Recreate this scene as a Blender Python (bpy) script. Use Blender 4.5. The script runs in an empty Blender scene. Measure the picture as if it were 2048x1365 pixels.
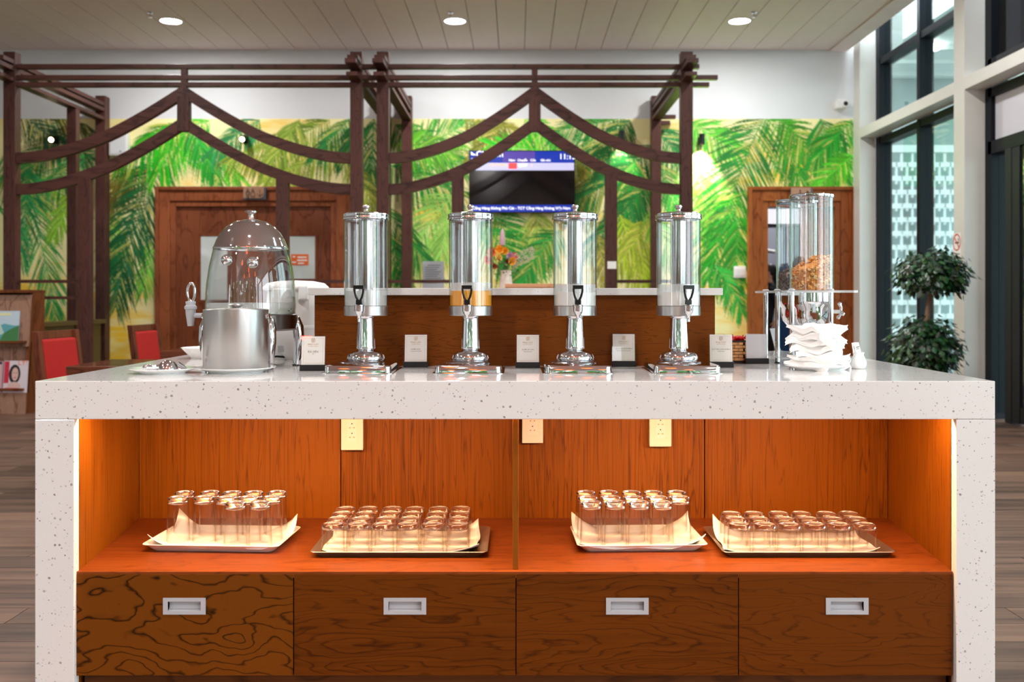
import bpy, bmesh, math, random
import numpy as np
from mathutils import Vector, Matrix, Quaternion
R = math.radians
random.seed(7)
sc = bpy.context.scene
C = sc.collection

# ------------------------------------------------------------------ camera, world, light, exposure
FPX, VX, VY = 1990.0, 1034.0, 595.0      # focal length and vanishing point in the 2048 x 1365 frame
H = 1.146                                 # eye height
D = 2.80                                  # counter front plane
S = D / FPX
cam_d = bpy.data.cameras.new('camera'); cam = bpy.data.objects.new('camera', cam_d); C.objects.link(cam)
cam.location = (0, 0, H); cam.rotation_euler = (R(90), 0, 0)
cam_d.sensor_width = 36; cam_d.lens = FPX / 2048 * 36
cam_d.shift_x = (1024 - VX) / 2048; cam_d.shift_y = (VY - 682.5) / 2048
cam_d.clip_start = .05; cam_d.clip_end = 200
cam_d.dof.use_dof = True; cam_d.dof.focus_distance = 3.12; cam_d.dof.aperture_fstop = 4.0
sc.camera = cam
w = bpy.data.worlds.new('overcast_sky'); sc.world = w; w.use_nodes = True
bg = w.node_tree.nodes['Background']; bg.inputs[0].default_value = (.88, .95, 1, 1); bg.inputs[1].default_value = 3.5
vs = sc.view_settings
vs.view_transform = 'Standard'; vs.look = 'None'; vs.gamma = 1; vs.use_curve_mapping = False; vs.exposure = 0.85
cy = sc.cycles
cy.use_denoising = True; cy.max_bounces = 14; cy.transmission_bounces = 12; cy.transparent_max_bounces = 40
cy.glossy_bounces = 6; cy.diffuse_bounces = 5; cy.sample_clamp_indirect = 6; cy.caustics_reflective = False; cy.caustics_refractive = True

def P(px, py, Y):                          # the point of the photograph at depth Y
    return Vector(((px - VX) * Y / FPX, Y, H - (py - VY) * Y / FPX))
def PX(px, Y): return (px - VX) * Y / FPX
def PZ(py, Y): return H - (py - VY) * Y / FPX

# ------------------------------------------------------------------ materials
def lin(c):
    return tuple((x / 12.92 if x <= .04045 else ((x + .055) / 1.055) ** 2.4) for x in [v / 255 for v in c])
def new_mat(name):
    m = bpy.data.materials.new(name); m.use_nodes = True
    nt = m.node_tree; b = nt.nodes['Principled BSDF']
    return m, nt, b
def N(nt, t, **kw):
    n = nt.nodes.new(t)
    for k, v in kw.items():
        if isinstance(k, str) and hasattr(n, k): setattr(n, k, v)
    return n
def setin(n, **kw):
    for k, v in kw.items(): n.inputs[k.replace('_', ' ')].default_value = v
def plain(name, col, rough=.5, metal=0., spec=.5, coat=0., emit=None, es=0., trans=0., ior=1.45, noise=0., bump=0., nscale=40, srgb=True):
    m, nt, b = new_mat(name)
    c = lin(col) if srgb else col
    b.inputs['Base Color'].default_value = (*c, 1)
    b.inputs['Roughness'].default_value = rough; b.inputs['Metallic'].default_value = metal
    b.inputs['Specular IOR Level'].default_value = spec; b.inputs['Coat Weight'].default_value = coat
    b.inputs['Transmission Weight'].default_value = trans; b.inputs['IOR'].default_value = ior
    if emit is not None:
        b.inputs['Emission Color'].default_value = (*lin(emit), 1); b.inputs['Emission Strength'].default_value = es
    if noise or bump:
        tc = N(nt, 'ShaderNodeTexCoord'); nz = N(nt, 'ShaderNodeTexNoise'); nz.inputs['Scale'].default_value = nscale; nz.inputs['Detail'].default_value = 4
        nt.links.new(tc.outputs['Object'], nz.inputs['Vector'])
        if noise:
            r = N(nt, 'ShaderNodeValToRGB')
            r.color_ramp.elements[0].position = .3; r.color_ramp.elements[1].position = .7
            r.color_ramp.elements[0].color = (*[max(0, x * (1 - noise)) for x in c], 1); r.color_ramp.elements[1].color = (*[min(1, x * (1 + noise)) for x in c], 1)
            nt.links.new(nz.outputs['Fac'], r.inputs['Fac']); nt.links.new(r.outputs['Color'], b.inputs['Base Color'])
        if bump:
            bp = N(nt, 'ShaderNodeBump'); bp.inputs['Strength'].default_value = bump; bp.inputs['Distance'].default_value = .002
            nt.links.new(nz.outputs['Fac'], bp.inputs['Height']); nt.links.new(bp.outputs['Normal'], b.inputs['Normal'])
    return m
def wood(name, dark, light, axis='X', lines=9., across=6., rough=.35, contrast=.5, coat=.0, fine=1., spec=.2, along=1.5):
    """long grain along `axis`: contour lines of a stretched noise give the cathedral figure, a finer one the pores"""
    m, nt, b = new_mat(name); L = nt.links.new
    tc = N(nt, 'ShaderNodeTexCoord'); oi = N(nt, 'ShaderNodeObjectInfo')
    sc_ = N(nt, 'ShaderNodeMath', operation='MULTIPLY'); sc_.inputs[1].default_value = 37.
    L(oi.outputs['Random'], sc_.inputs[0])
    add = N(nt, 'ShaderNodeVectorMath', operation='ADD'); L(tc.outputs['Object'], add.inputs[0]); L(sc_.outputs[0], add.inputs[1])
    def mp(al, ac):
        n = N(nt, 'ShaderNodeMapping'); v = [ac, ac, ac]; v['XYZ'.index(axis)] = al
        n.inputs['Scale'].default_value = v; L(add.outputs[0], n.inputs['Vector']); return n
    a = mp(along, across); n1 = N(nt, 'ShaderNodeTexNoise'); setin(n1, Scale=1., Detail=4., Roughness=.42, Distortion=.25); L(a.outputs[0], n1.inputs['Vector'])
    mu = N(nt, 'ShaderNodeMath', operation='MULTIPLY'); mu.inputs[1].default_value = lines; L(n1.outputs['Fac'], mu.inputs[0])
    pp = N(nt, 'ShaderNodeMath', operation='FRACT'); L(mu.outputs[0], pp.inputs[0])
    rp = N(nt, 'ShaderNodeValToRGB'); e = rp.color_ramp.elements
    e[0].position = 0; e[0].color = (.1, .1, .1, 1); e[1].position = .16; e[1].color = (.8, .8, .8, 1)
    e2 = rp.color_ramp.elements.new(.85); e2.color = (1, 1, 1, 1); e3 = rp.color_ramp.elements.new(1.); e3.color = (.2, .2, .2, 1)
    L(pp.outputs[0], rp.inputs['Fac'])
    f = mp(2.5, 130.); n2 = N(nt, 'ShaderNodeTexNoise'); setin(n2, Scale=1., Detail=3.); L(f.outputs[0], n2.inputs['Vector'])
    g = mp(.5, 2.2); n3 = N(nt, 'ShaderNodeTexNoise'); setin(n3, Scale=1., Detail=1.); L(g.outputs[0], n3.inputs['Vector'])
    m1 = N(nt, 'ShaderNodeMath', operation='MULTIPLY'); m1.inputs[1].default_value = contrast; L(rp.outputs['Color'], m1.inputs[0])
    m2 = N(nt, 'ShaderNodeMath', operation='MULTIPLY_ADD'); m2.inputs[1].default_value = .45 * fine; L(n2.outputs['Fac'], m2.inputs[0]); L(m1.outputs[0], m2.inputs[2])
    m3 = N(nt, 'ShaderNodeMath', operation='MULTIPLY_ADD'); m3.inputs[1].default_value = .5; L(n3.outputs['Fac'], m3.inputs[0]); L(m2.outputs[0], m3.inputs[2])
    cr = N(nt, 'ShaderNodeValToRGB'); e = cr.color_ramp.elements
    lo = .2 * contrast + .22 * fine + .2; e[0].position = max(0, lo - .05); e[1].position = min(1., contrast + .22 * fine + .28)
    e[0].color = (*lin(dark), 1); e[1].color = (*lin(light), 1)
    L(m3.outputs[0], cr.inputs['Fac']); L(cr.outputs['Color'], b.inputs['Base Color'])
    bp = N(nt, 'ShaderNodeBump'); bp.inputs['Strength'].default_value = .12; bp.inputs['Distance'].default_value = .001
    L(m2.outputs[0], bp.inputs['Height']); L(bp.outputs['Normal'], b.inputs['Normal'])
    b.inputs['Specular IOR Level'].default_value = spec; b.inputs['Roughness'].default_value = rough; b.inputs['Coat Weight'].default_value = coat; b.inputs['Coat Roughness'].default_value = .15
    return m
def thin_glass(name, tint=(1, 1, 1), f0=.04, rough=0., haze=0., amount=.9, edge=None):
    """a thin clear sheet: light passes straight through, the surface mirrors more at grazing angles"""
    m, nt, b = new_mat(name); L = nt.links.new; nt.nodes.remove(b)
    lw = N(nt, 'ShaderNodeLayerWeight'); lw.inputs['Blend'].default_value = .5
    pw = N(nt, 'ShaderNodeMath', operation='POWER'); pw.inputs[1].default_value = 4.; L(lw.outputs['Facing'], pw.inputs[0])
    ma = N(nt, 'ShaderNodeMath', operation='MULTIPLY_ADD'); ma.inputs[1].default_value = amount; ma.inputs[2].default_value = f0; L(pw.outputs[0], ma.inputs[0])
    ma.use_clamp = True
    tr = N(nt, 'ShaderNodeBsdfTransparent'); tr.inputs[0].default_value = (*tint, 1)
    gl = N(nt, 'ShaderNodeBsdfGlossy'); gl.inputs['Roughness'].default_value = rough
    mx = N(nt, 'ShaderNodeMixShader'); L(ma.outputs[0], mx.inputs[0])
    src = tr
    if edge:
        p2 = N(nt, 'ShaderNodeMath', operation='POWER'); p2.inputs[1].default_value = 3.; L(lw.outputs['Facing'], p2.inputs[0])
        mc = N(nt, 'ShaderNodeMix', data_type='RGBA'); mc.inputs[6].default_value = (*tint, 1); mc.inputs[7].default_value = (*edge, 1); L(p2.outputs[0], mc.inputs[0]); L(mc.outputs[2], tr.inputs[0])
    if haze:
        df = N(nt, 'ShaderNodeBsdfDiffuse'); df.inputs[0].default_value = (.9, .92, .92, 1)
        m2 = N(nt, 'ShaderNodeMixShader'); m2.inputs[0].default_value = haze; L(tr.outputs[0], m2.inputs[1]); L(df.outputs[0], m2.inputs[2]); src = m2
    L(src.outputs[0], mx.inputs[1]); L(gl.outputs[0], mx.inputs[2])
    out = [n for n in nt.nodes if n.type == 'OUTPUT_MATERIAL'][0]; L(mx.outputs[0], out.inputs[0])
    return m
def quartz_mat():
    m, nt, b = new_mat('white_quartz'); L = nt.links.new
    tc = N(nt, 'ShaderNodeTexCoord'); nz = N(nt, 'ShaderNodeTexNoise'); setin(nz, Scale=130., Detail=1.); L(tc.outputs['Object'], nz.inputs['Vector'])
    vm = N(nt, 'ShaderNodeVectorMath', operation='MULTIPLY_ADD'); vm.inputs[1].default_value = (.006,) * 3
    L(nz.outputs['Color'], vm.inputs[0]); L(tc.outputs['Object'], vm.inputs[2])
    prev = None
    for scale, size, gate in ((64., .235, .20), (115., .25, .25)):
        vo = N(nt, 'ShaderNodeTexVoronoi'); vo.inputs['Scale'].default_value = scale; L(vm.outputs[0], vo.inputs['Vector'])
        sp = N(nt, 'ShaderNodeSeparateColor'); L(vo.outputs['Color'], sp.inputs[0])
        th = N(nt, 'ShaderNodeMath', operation='MULTIPLY'); th.inputs[1].default_value = size; L(sp.outputs[0], th.inputs[0])
        lt = N(nt, 'ShaderNodeMath', operation='LESS_THAN'); L(vo.outputs['Distance'], lt.inputs[0]); L(th.outputs[0], lt.inputs[1])
        gt = N(nt, 'ShaderNodeMath', operation='GREATER_THAN'); gt.inputs[1].default_value = gate; L(sp.outputs[1], gt.inputs[0])
        mu = N(nt, 'ShaderNodeMath', operation='MULTIPLY'); L(lt.outputs[0], mu.inputs[0]); L(gt.outputs[0], mu.inputs[1])
        m2 = N(nt, 'ShaderNodeMath', operation='MULTIPLY'); L(mu.outputs[0], m2.inputs[0]); L(sp.outputs[2], m2.inputs[1])
        if prev: mxx = N(nt, 'ShaderNodeMath', operation='MAXIMUM'); L(prev, mxx.inputs[0]); L(m2.outputs[0], mxx.inputs[1]); prev = mxx.outputs[0]
        else: prev = m2.outputs[0]
    cr = N(nt, 'ShaderNodeValToRGB'); e = cr.color_ramp.elements
    e[0].color = (*lin((231, 229, 227)), 1); e[1].color = (*lin((150, 142, 142)), 1); e[1].position = .85
    L(prev, cr.inputs[0]); L(cr.outputs[0], b.inputs['Base Color'])
    b.inputs['Roughness'].default_value = .07; b.inputs['Specular IOR Level'].default_value = .55
    return m
def brushed(name, col, rough):
    m, nt, b = new_mat(name); b.inputs['Base Color'].default_value = (*lin(col), 1); b.inputs['Metallic'].default_value = 1; b.inputs['Roughness'].default_value = rough
    tn = N(nt, 'ShaderNodeTangent'); tn.direction_type = 'RADIAL'; tn.axis = 'Z'; nt.links.new(tn.outputs[0], b.inputs['Tangent']); b.inputs['Anisotropic'].default_value = .75; b.inputs['Anisotropic Rotation'].default_value = .25
    tc = N(nt, 'ShaderNodeTexCoord'); mp = N(nt, 'ShaderNodeMapping'); mp.inputs['Scale'].default_value = (3, 3, 500); nz = N(nt, 'ShaderNodeTexNoise'); nz.inputs['Scale'].default_value = 1.
    nt.links.new(tc.outputs['Object'], mp.inputs[0]); nt.links.new(mp.outputs[0], nz.inputs[0]); bp = N(nt, 'ShaderNodeBump'); bp.inputs['Strength'].default_value = .08; bp.inputs['Distance'].default_value = .001
    nt.links.new(nz.outputs['Fac'], bp.inputs['Height']); nt.links.new(bp.outputs['Normal'], b.inputs['Normal']); return m
def attr_mat(name, rough=.6):
    m, nt, b = new_mat(name); a = N(nt, 'ShaderNodeAttribute'); a.attribute_name = 'Col'
    nt.links.new(a.outputs['Color'], b.inputs['Base Color']); b.inputs['Roughness'].default_value = rough
    return m
def mural_base_mat():
    m, nt, b = new_mat('mural_ground_paint'); L = nt.links.new
    tc = N(nt, 'ShaderNodeTexCoord'); mp = N(nt, 'ShaderNodeMapping'); mp.inputs['Scale'].default_value = (.8, 1, 2.4); L(tc.outputs['Object'], mp.inputs[0])
    nz = N(nt, 'ShaderNodeTexNoise'); setin(nz, Scale=1.3, Detail=4., Roughness=.6); L(mp.outputs[0], nz.inputs[0])
    cr = N(nt, 'ShaderNodeValToRGB'); e = cr.color_ramp.elements
    e[0].position = .36; e[0].color = (*lin((240, 190, 50)), 1); e[1].position = .62; e[1].color = (*lin((250, 238, 190)), 1)
    x = cr.color_ramp.elements.new(.47); x.color = (*lin((247, 222, 130)), 1)
    L(nz.outputs['Fac'], cr.inputs[0]); L(cr.outputs[0], b.inputs['Base Color']); b.inputs['Roughness'].default_value = .55
    return m
def floor_mat():
    m, nt, b = new_mat('floor_plank_wood'); L = nt.links.new
    tc = N(nt, 'ShaderNodeTexCoord'); oi = N(nt, 'ShaderNodeObjectInfo')
    s1 = N(nt, 'ShaderNodeMath', operation='MULTIPLY'); s1.inputs[1].default_value = 50; L(oi.outputs['Random'], s1.inputs[0])
    ad = N(nt, 'ShaderNodeVectorMath', operation='ADD'); L(tc.outputs['Object'], ad.inputs[0]); L(s1.outputs[0], ad.inputs[1])
    mp = N(nt, 'ShaderNodeMapping'); mp.inputs['Scale'].default_value = (1.2, 22, 10); L(ad.outputs[0], mp.inputs[0])
    nz = N(nt, 'ShaderNodeTexNoise'); setin(nz, Scale=1., Detail=5., Roughness=.6); L(mp.outputs[0], nz.inputs[0])
    ma = N(nt, 'ShaderNodeMath', operation='MULTIPLY_ADD'); ma.inputs[1].default_value = .35; L(oi.outputs['Random'], ma.inputs[0]); L(nz.outputs['Fac'], ma.inputs[2])
    cr = N(nt, 'ShaderNodeValToRGB'); e = cr.color_ramp.elements
    e[0].position = .4; e[0].color = (*lin((66, 49, 41)), 1); e[1].position = .95; e[1].color = (*lin((138, 106, 88)), 1)
    L(ma.outputs[0], cr.inputs[0]); L(cr.outputs[0], b.inputs['Base Color']); b.inputs['Roughness'].default_value = .42
    return m
def floor_base_mat():
    m, nt, b = new_mat('floor_joint_ground'); L = nt.links.new
    tc = N(nt, 'ShaderNodeTexCoord'); br = N(nt, 'ShaderNodeTexBrick'); setin(br, Scale=1., Mortar_Size=.003, Brick_Width=1.2, Row_Height=.18, Bias=0.)
    br.inputs['Color1'].default_value = (*lin((92, 74, 66)), 1); br.inputs['Color2'].default_value = (*lin((132, 108, 95)), 1); br.inputs['Mortar'].default_value = (*lin((50, 40, 36)), 1)
    mp = N(nt, 'ShaderNodeMapping'); mp.inputs['Scale'].default_value = (1.2, 22, 1); nz = N(nt, 'ShaderNodeTexNoise'); setin(nz, Scale=1., Detail=5.)
    L(tc.outputs['Object'], mp.inputs[0]); L(mp.outputs[0], nz.inputs[0]); L(tc.outputs['Object'], br.inputs[0])
    mx = N(nt, 'ShaderNodeMix', data_type='RGBA', blend_type='OVERLAY'); mx.inputs[0].default_value = .8
    L(br.outputs[0], mx.inputs[6]); L(nz.outputs['Fac'], mx.inputs[7]); L(mx.outputs[2], b.inputs['Base Color']); b.inputs['Roughness'].default_value = .42
    return m

M = dict(
    quartz=quartz_mat(),
    cab=wood('cabinet_wood_vertical', (92, 43, 4), (140, 76, 10), 'Z', 26, 12, .42, .25, fine=1.3, along=.4),
    shelf=wood('cabinet_wood_shelf', (96, 42, 12), (132, 64, 24), 'X', 14, 6, .36, .2),
    drawer=wood('drawer_wood_figured', (38, 18, 3), (112, 60, 12), 'X', 20, 5., .40, .8, fine=.6, along=2.2, spec=.1),
    drawer2=wood('drawer_wood_calm', (62, 28, 4), (104, 52, 9), 'X', 22, 8, .40, .3, fine=.9, spec=.1),
    bar=wood('bar_panel_wood', (72, 34, 7), (120, 62, 16), 'X', 22, 22, .40, .3, spec=.1),
    pergola=wood('pergola_wood', (50, 28, 25), (88, 54, 47), 'Z', 12, 9, .42, .3),
    pergola_x=wood('pergola_wood_rail', (50, 28, 25), (88, 54, 47), 'X', 6, 6, .42, .35),
    pergola_y=wood('pergola_wood_beam', (50, 28, 25), (88, 54, 47), 'Y', 6, 6, .42, .35),
    door=wood('door_wood', (92, 44, 24), (134, 74, 46), 'Z', 7, 5, .4, .35),
    door_fr=wood('door_frame_wood', (112, 56, 30), (156, 88, 54), 'Z', 7, 5, .38, .3),
    door_r=wood('kitchen_door_wood', (112, 52, 16), (160, 88, 40), 'Z', 7, 5, .38, .3),
    rack=wood('rack_wood', (112, 78, 64), (168, 128, 108), 'Z', 8, 5, .45, .5),
    rack_side=wood('rack_side_wood', (84, 42, 20), (124, 70, 38), 'Z', 6, 4, .45, .4),
    chair=wood('chair_wood', (66, 30, 18), (112, 58, 38), 'Z', 5, 6, .35, .35),
    table=wood('table_wood', (70, 38, 26), (112, 64, 46), 'X', 5, 6, .12, .35),
    podium=wood('podium_wood', (196, 130, 92), (226, 164, 124), 'X', 5, 6, .4, .3),
    chrome=plain('chrome', (225, 225, 228), .05, 1.),
    chrome_soft=plain('satin_chrome', (205, 205, 208), .16, 1.),
    steel=brushed('brushed_steel', (196, 194, 192), .34),
    steel_tray=plain('worn_steel', (196, 186, 176), .42, 1.),
    alu=plain('handle_aluminium', (190, 192, 198), .5, .15),
    black=plain('black_plastic', (14, 13, 14), .28),
    cardbase=plain('black_lacquer', (24, 20, 22), .35),
    white_cer=plain('white_porcelain', (244, 244, 243), .12, coat=.4),
    white_mel=plain('white_melamine', (240, 238, 236), .22),
    white_pl=plain('white_plastic', (238, 236, 234), .3),
    socket=plain('socket_plastic', (240, 232, 222), .35),
    paper=plain('white_paper', (246, 245, 242), .9, spec=.2),
    tissue=plain('white_tissue', (252, 251, 249), .95, spec=.1, bump=.15, nscale=160),
    card=plain('card_paper', (236, 231, 224), .7),
    card_back=plain('card_back_paper', (206, 203, 206), .7),
    ink_gold=plain('gold_ink', (196, 160, 118), .6),
    ink_dark=plain('grey_ink', (128, 112, 102), .6),
    glass=thin_glass('clear_acrylic', (1., 1., 1.), .06, .01, 0., .85, (.70, .78, .76)),
    tumbler=thin_glass('tumbler_wall_glass', (1., 1., 1.), .010, .02, 0., .75, (.84, .72, .60)),
    tumbler_base=plain('tumbler_base_glass', (255, 255, 255), .02, trans=1., ior=1.5),
    fog=thin_glass('misted_acrylic', (.95, .96, .96), .05, .2, .45, .6),
    window=thin_glass('window_glass', (.82, .93, .92), .05, 0., 0., .8),
    dark_glass=thin_glass('tinted_glass', (.05, .075, .14), .05, 0., .02, .4),
    frost=thin_glass('frosted_film', (.16, .20, .28), .04, .1, .12, .3),
    coco=thin_glass('coconut_water', (.80, .82, .80), .04, .2, .55, .4),
    orange=plain('orange_juice', (250, 168, 30), .35),
    milk=plain('milk', (240, 240, 236), .3),
    limewater=thin_glass('lime_water', (.80, .88, .72), .04, .1, .35, .4),
    lime=plain('lime_flesh', (190, 208, 110), .4), lime_rind=plain('lime_rind', (60, 110, 30), .4),
    wall=plain('white_wall_paint', (226, 229, 232), .7, noise=.02, nscale=3),
    ceil=plain('ceiling_panel_paint', (240, 224, 220), .6, noise=.02, nscale=5),
    ceil_gap=plain('ceiling_joint', (120, 108, 100), .8),
    led=plain('downlight_glow', (255, 255, 255), .5, emit=(255, 250, 244), es=28.),
    led_rim=plain('downlight_rim', (235, 235, 235), .4),
    warm=plain('warm_led_strip', (255, 220, 170), .5, emit=(255, 178, 96), es=12.),
    bulb=plain('spot_bulb', (255, 240, 220), .5, emit=(255, 226, 180), es=14.),
    pend=plain('orange_pendant_shade', (240, 120, 50), .5, emit=(255, 110, 40), es=2.5),
    mural=attr_mat('mural_leaf_paint', .55), mural_base=mural_base_mat(),
    floor=floor_mat(), floor_base=floor_base_mat(),
    pier=plain('white_steel_pier', (226, 226, 220), .38, noise=.02, nscale=6),
    frame=plain('dark_window_frame', (9, 16, 24), .5, spec=.25),
    frame2=plain('dark_door_frame', (26, 27, 38), .5, spec=.3),
    blind=plain('white_blind', (222, 222, 232), .8),
    ground=plain('outdoor_ground', (150, 150, 148), .9, noise=.15, nscale=2),
    canopy=plain('outdoor_soffit', (224, 232, 228), .6),
    screen=plain('white_screen_slat', (236, 242, 240), .55),
    red=plain('red_fabric', (176, 28, 24), .85, noise=.12, bump=.3, nscale=220),
    olive=plain('olive_panel', (92, 76, 40), .5),
    leaf=attr_mat('ficus_leaf', .35),
    bark=plain('ficus_bark', (150, 120, 96), .8, noise=.2, nscale=60),
    pot=plain('terracotta_pot', (160, 78, 44), .7, noise=.1, nscale=20), soil=plain('potting_soil', (48, 36, 28), .95),
    tv=plain('tv_black', (12, 10, 12), .12), tvblue=plain('screen_blue', (10, 30, 90), .3, emit=(8, 44, 160), es=.6),
    tvpurple=plain('screen_purple', (60, 50, 130), .3, emit=(84, 62, 150), es=.42),
    tvrow=plain('screen_row', (170, 170, 210), .3, emit=(196, 192, 226), es=.42), tvtext=plain('screen_text', (255, 255, 255), .3, emit=(250, 252, 255), es=.55),
    tvred=plain('screen_red', (230, 70, 70), .3, emit=(236, 84, 84), es=.42), tvyel=plain('screen_amber', (240, 190, 100), .3, emit=(250, 196, 110), es=.42),
    pane=plain('frosted_door_pane', (214, 220, 218), .25, coat=.5),
    orange_st=plain('orange_sticker', (240, 110, 40), .5), white_ink=plain('white_ink', (250, 248, 246), .6),
    copper=plain('copper_sign', (176, 132, 104), .35), slate=plain('slate_sign', (84, 88, 100), .4),
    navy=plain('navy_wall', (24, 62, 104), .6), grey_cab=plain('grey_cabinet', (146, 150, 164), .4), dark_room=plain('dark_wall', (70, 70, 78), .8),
    nosm_red=plain('sign_red', (226, 74, 50), .5), ink_black=plain('black_ink', (36, 34, 36), .6),
    tan=plain('bamboo_strip', (214, 158, 100), .6), dark_weave=plain('dark_bamboo', (40, 22, 14), .6), candy=plain('red_foil', (200, 14, 26), .18, .2, coat=.6),
    flake=attr_mat('cereal_flake', .6), cord=plain('black_cord', (16, 16, 18), .5),
    vase=plain('patterned_vase', (226, 216, 204), .3, noise=.25, nscale=22), petal=attr_mat('flower_petal', .6),
    ring=plain('urn_ring_steel', (120, 108, 104), .26, 1.),
    gap=plain('joint_shadow_gap', (30, 16, 8), .9), kick=wood('kick_wood', (70, 36, 14), (104, 58, 26), 'X', 8, 5, .45, .4),
    mag1=None,
)

# ------------------------------------------------------------------ geometry helpers
class MB:
    def __init__(s): s.v = []; s.f = []; s.c = []
    def add(s, vs, fs, col=None):
        o = len(s.v); s.v += [tuple(v) for v in vs]; s.f += [tuple(i + o for i in f) for f in fs]
        s.c += [col] * len(fs); return s
    def box(s, x0, x1, y0, y1, z0, z1, m=None):
        vs = [Vector(p) for p in ((x0, y0, z0), (x1, y0, z0), (x1, y1, z0), (x0, y1, z0), (x0, y0, z1), (x1, y0, z1), (x1, y1, z1), (x0, y1, z1))]
        if m is not None: vs = [m @ v for v in vs]
        return s.add(vs, [(0, 3, 2, 1), (4, 5, 6, 7), (0, 1, 5, 4), (1, 2, 6, 5), (2, 3, 7, 6), (3, 0, 4, 7)])
    def lathe(s, prof, seg=32, cx=0, cy=0, z0=0, m=None, sx=1, sy=1, flute=0, nfl=0):
        vs = []; fs = []; idx = []
        for r, z in prof:
            if r < 1e-6: idx.append([len(vs)]); vs.append(Vector((cx, cy, z0 + z)))
            else:
                ring = []
                for k in range(seg):
                    a = 2 * math.pi * k / seg; rr = r * (1 + flute * math.cos(a * nfl))
                    ring.append(len(vs)); vs.append(Vector((cx + rr * sx * math.cos(a), cy + rr * sy * math.sin(a), z0 + z)))
                idx.append(ring)
        for a, b in zip(idx, idx[1:]):
            for k in range(seg):
                k2 = (k + 1) % seg
                if len(a) == 1 and len(b) == 1: continue
                if len(a) == 1: fs.append((a[0], b[k2], b[k])) if False else fs.append((a[0], b[k], b[k2])[::-1])
                elif len(b) == 1: fs.append((a[k], a[k2], b[0]))
                else: fs.append((a[k], a[k2], b[k2], b[k]))
        if m is not None: vs = [m @ v for v in vs]
        return s.add(vs, fs)
    def tube(s, pts, rad, seg=10, cap=True, flat=1., m=None):
        pts = [Vector(p) for p in pts]; n = len(pts)
        rad = rad if isinstance(rad, (list, tuple)) else [rad] * n
        tang = [(pts[min(i + 1, n - 1)] - pts[max(i - 1, 0)]).normalized() for i in range(n)]
        u = tang[0].orthogonal().normalized(); vs = []; fs = []
        for i in range(n):
            if i:
                q = tang[i - 1].rotation_difference(tang[i]); u = q @ u
            u = (u - tang[i] * u.dot(tang[i])).normalized(); w_ = tang[i].cross(u)
            for k in range(seg):
                a = 2 * math.pi * k / seg; vs.append(pts[i] + (u * math.cos(a) + w_ * math.sin(a) * flat) * rad[i])
        for i in range(n - 1):
            for k in range(seg):
                k2 = (k + 1) % seg; fs.append((i * seg + k, i * seg + k2, (i + 1) * seg + k2, (i + 1) * seg + k))
        if cap: fs.append(tuple(range(seg))[::-1]); fs.append(tuple((n - 1) * seg + k for k in range(seg)))
        if m is not None: vs = [m @ v for v in vs]
        return s.add(vs, fs)
    def prism(s, poly, axis, a, b, m=None):
        """poly: 2-D points; extruded along axis from a to b. axis 'Y': (x,z); 'X': (y,z); 'Z': (x,y)"""
        n = len(poly)
        def q(p, t): return Vector({'Y': (p[0], t, p[1]), 'X': (t, p[0], p[1]), 'Z': (p[0], p[1], t)}[axis])
        vs = [q(p, a) for p in poly] + [q(p, b) for p in poly]
        if m is not None: vs = [m @ v for v in vs]
        fs = [tuple(range(n)), tuple(range(2 * n - 1, n - 1, -1))] + [(i, i + n, (i + 1) % n + n, (i + 1) % n) for i in range(n)]
        return s.add(vs, fs)
    def sphere(s, c, r, seg=16, rings=10, sc_=(1, 1, 1), m=None):
        prof = [(r * math.sin(math.pi * i / rings) if 0 < i < rings else 0, -r * math.cos(math.pi * i / rings)) for i in range(rings + 1)]
        t = Matrix.Translation(c) @ Matrix.Diagonal((*sc_, 1))
        if m is not None: t = m @ t
        return s.lathe(prof, seg, m=t)
    def mesh(s, name, smooth=None, fix=True):
        me = bpy.data.meshes.new(name); me.from_pydata(s.v, [], s.f)
        if fix and len(s.f) < 20000:
            b = bmesh.new(); b.from_mesh(me); bmesh.ops.recalc_face_normals(b, faces=b.faces); b.to_mesh(me); b.free()
        if any(c is not None for c in s.c):
            at = me.color_attributes.new('Col', 'FLOAT_COLOR', 'CORNER'); k = 0
            for p, c in zip(me.polygons, s.c):
                c = c or (1, 1, 1)
                for _ in range(p.loop_total): at.data[k].color = (*c, 1); k += 1
        if smooth is not None:
            me.polygons.foreach_set('use_smooth', [True] * len(me.polygons)); me.set_sharp_from_angle(angle=R(smooth))
        me.update(); return me
def ob(name, mb, mat, parent=None, smooth=None, bevel=0., loc=None, fix=True):
    me = mb if isinstance(mb, bpy.types.Mesh) else mb.mesh(name, smooth, fix)
    if not me.materials: me.materials.append(M[mat] if isinstance(mat, str) else mat)
    o = bpy.data.objects.new(name, me); C.objects.link(o)
    if parent is not None: o.parent = parent
    if loc is not None: o.location = loc
    if bevel:
        bv = o.modifiers.new('bevel', 'BEVEL'); bv.width = bevel; bv.segments = 2; bv.limit_method = 'ANGLE'; bv.angle_limit = R(40)
    return o
def box_ob(name, b, mat, parent=None, bevel=0.): return ob(name, MB().box(*b), mat, parent, bevel=bevel)
def tag(o, label=None, cat=None, group=None, kind=None):
    if label: o['label'] = label
    if cat: o['category'] = cat
    if group: o['group'] = group
    if kind: o['kind'] = kind
    return o
def struct(o, label=None): return tag(o, label, kind='structure')
def thing(name, label, cat, loc=(0, 0, 0), rz=0., group=None):
    o = bpy.data.objects.new(name, None); C.objects.link(o); o.location = loc; o.rotation_euler = (0, 0, rz); o.empty_display_size = .05
    return tag(o, label, cat, group)
def kids(o): return [c for c in bpy.data.objects if c.parent == o]
def copy_tree(o, parent=None, depth=0):
    c = o.copy(); C.objects.link(c)
    if parent is not None: c.parent = parent
    for ch in list(o.children): copy_tree(ch, c)
    return c
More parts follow.
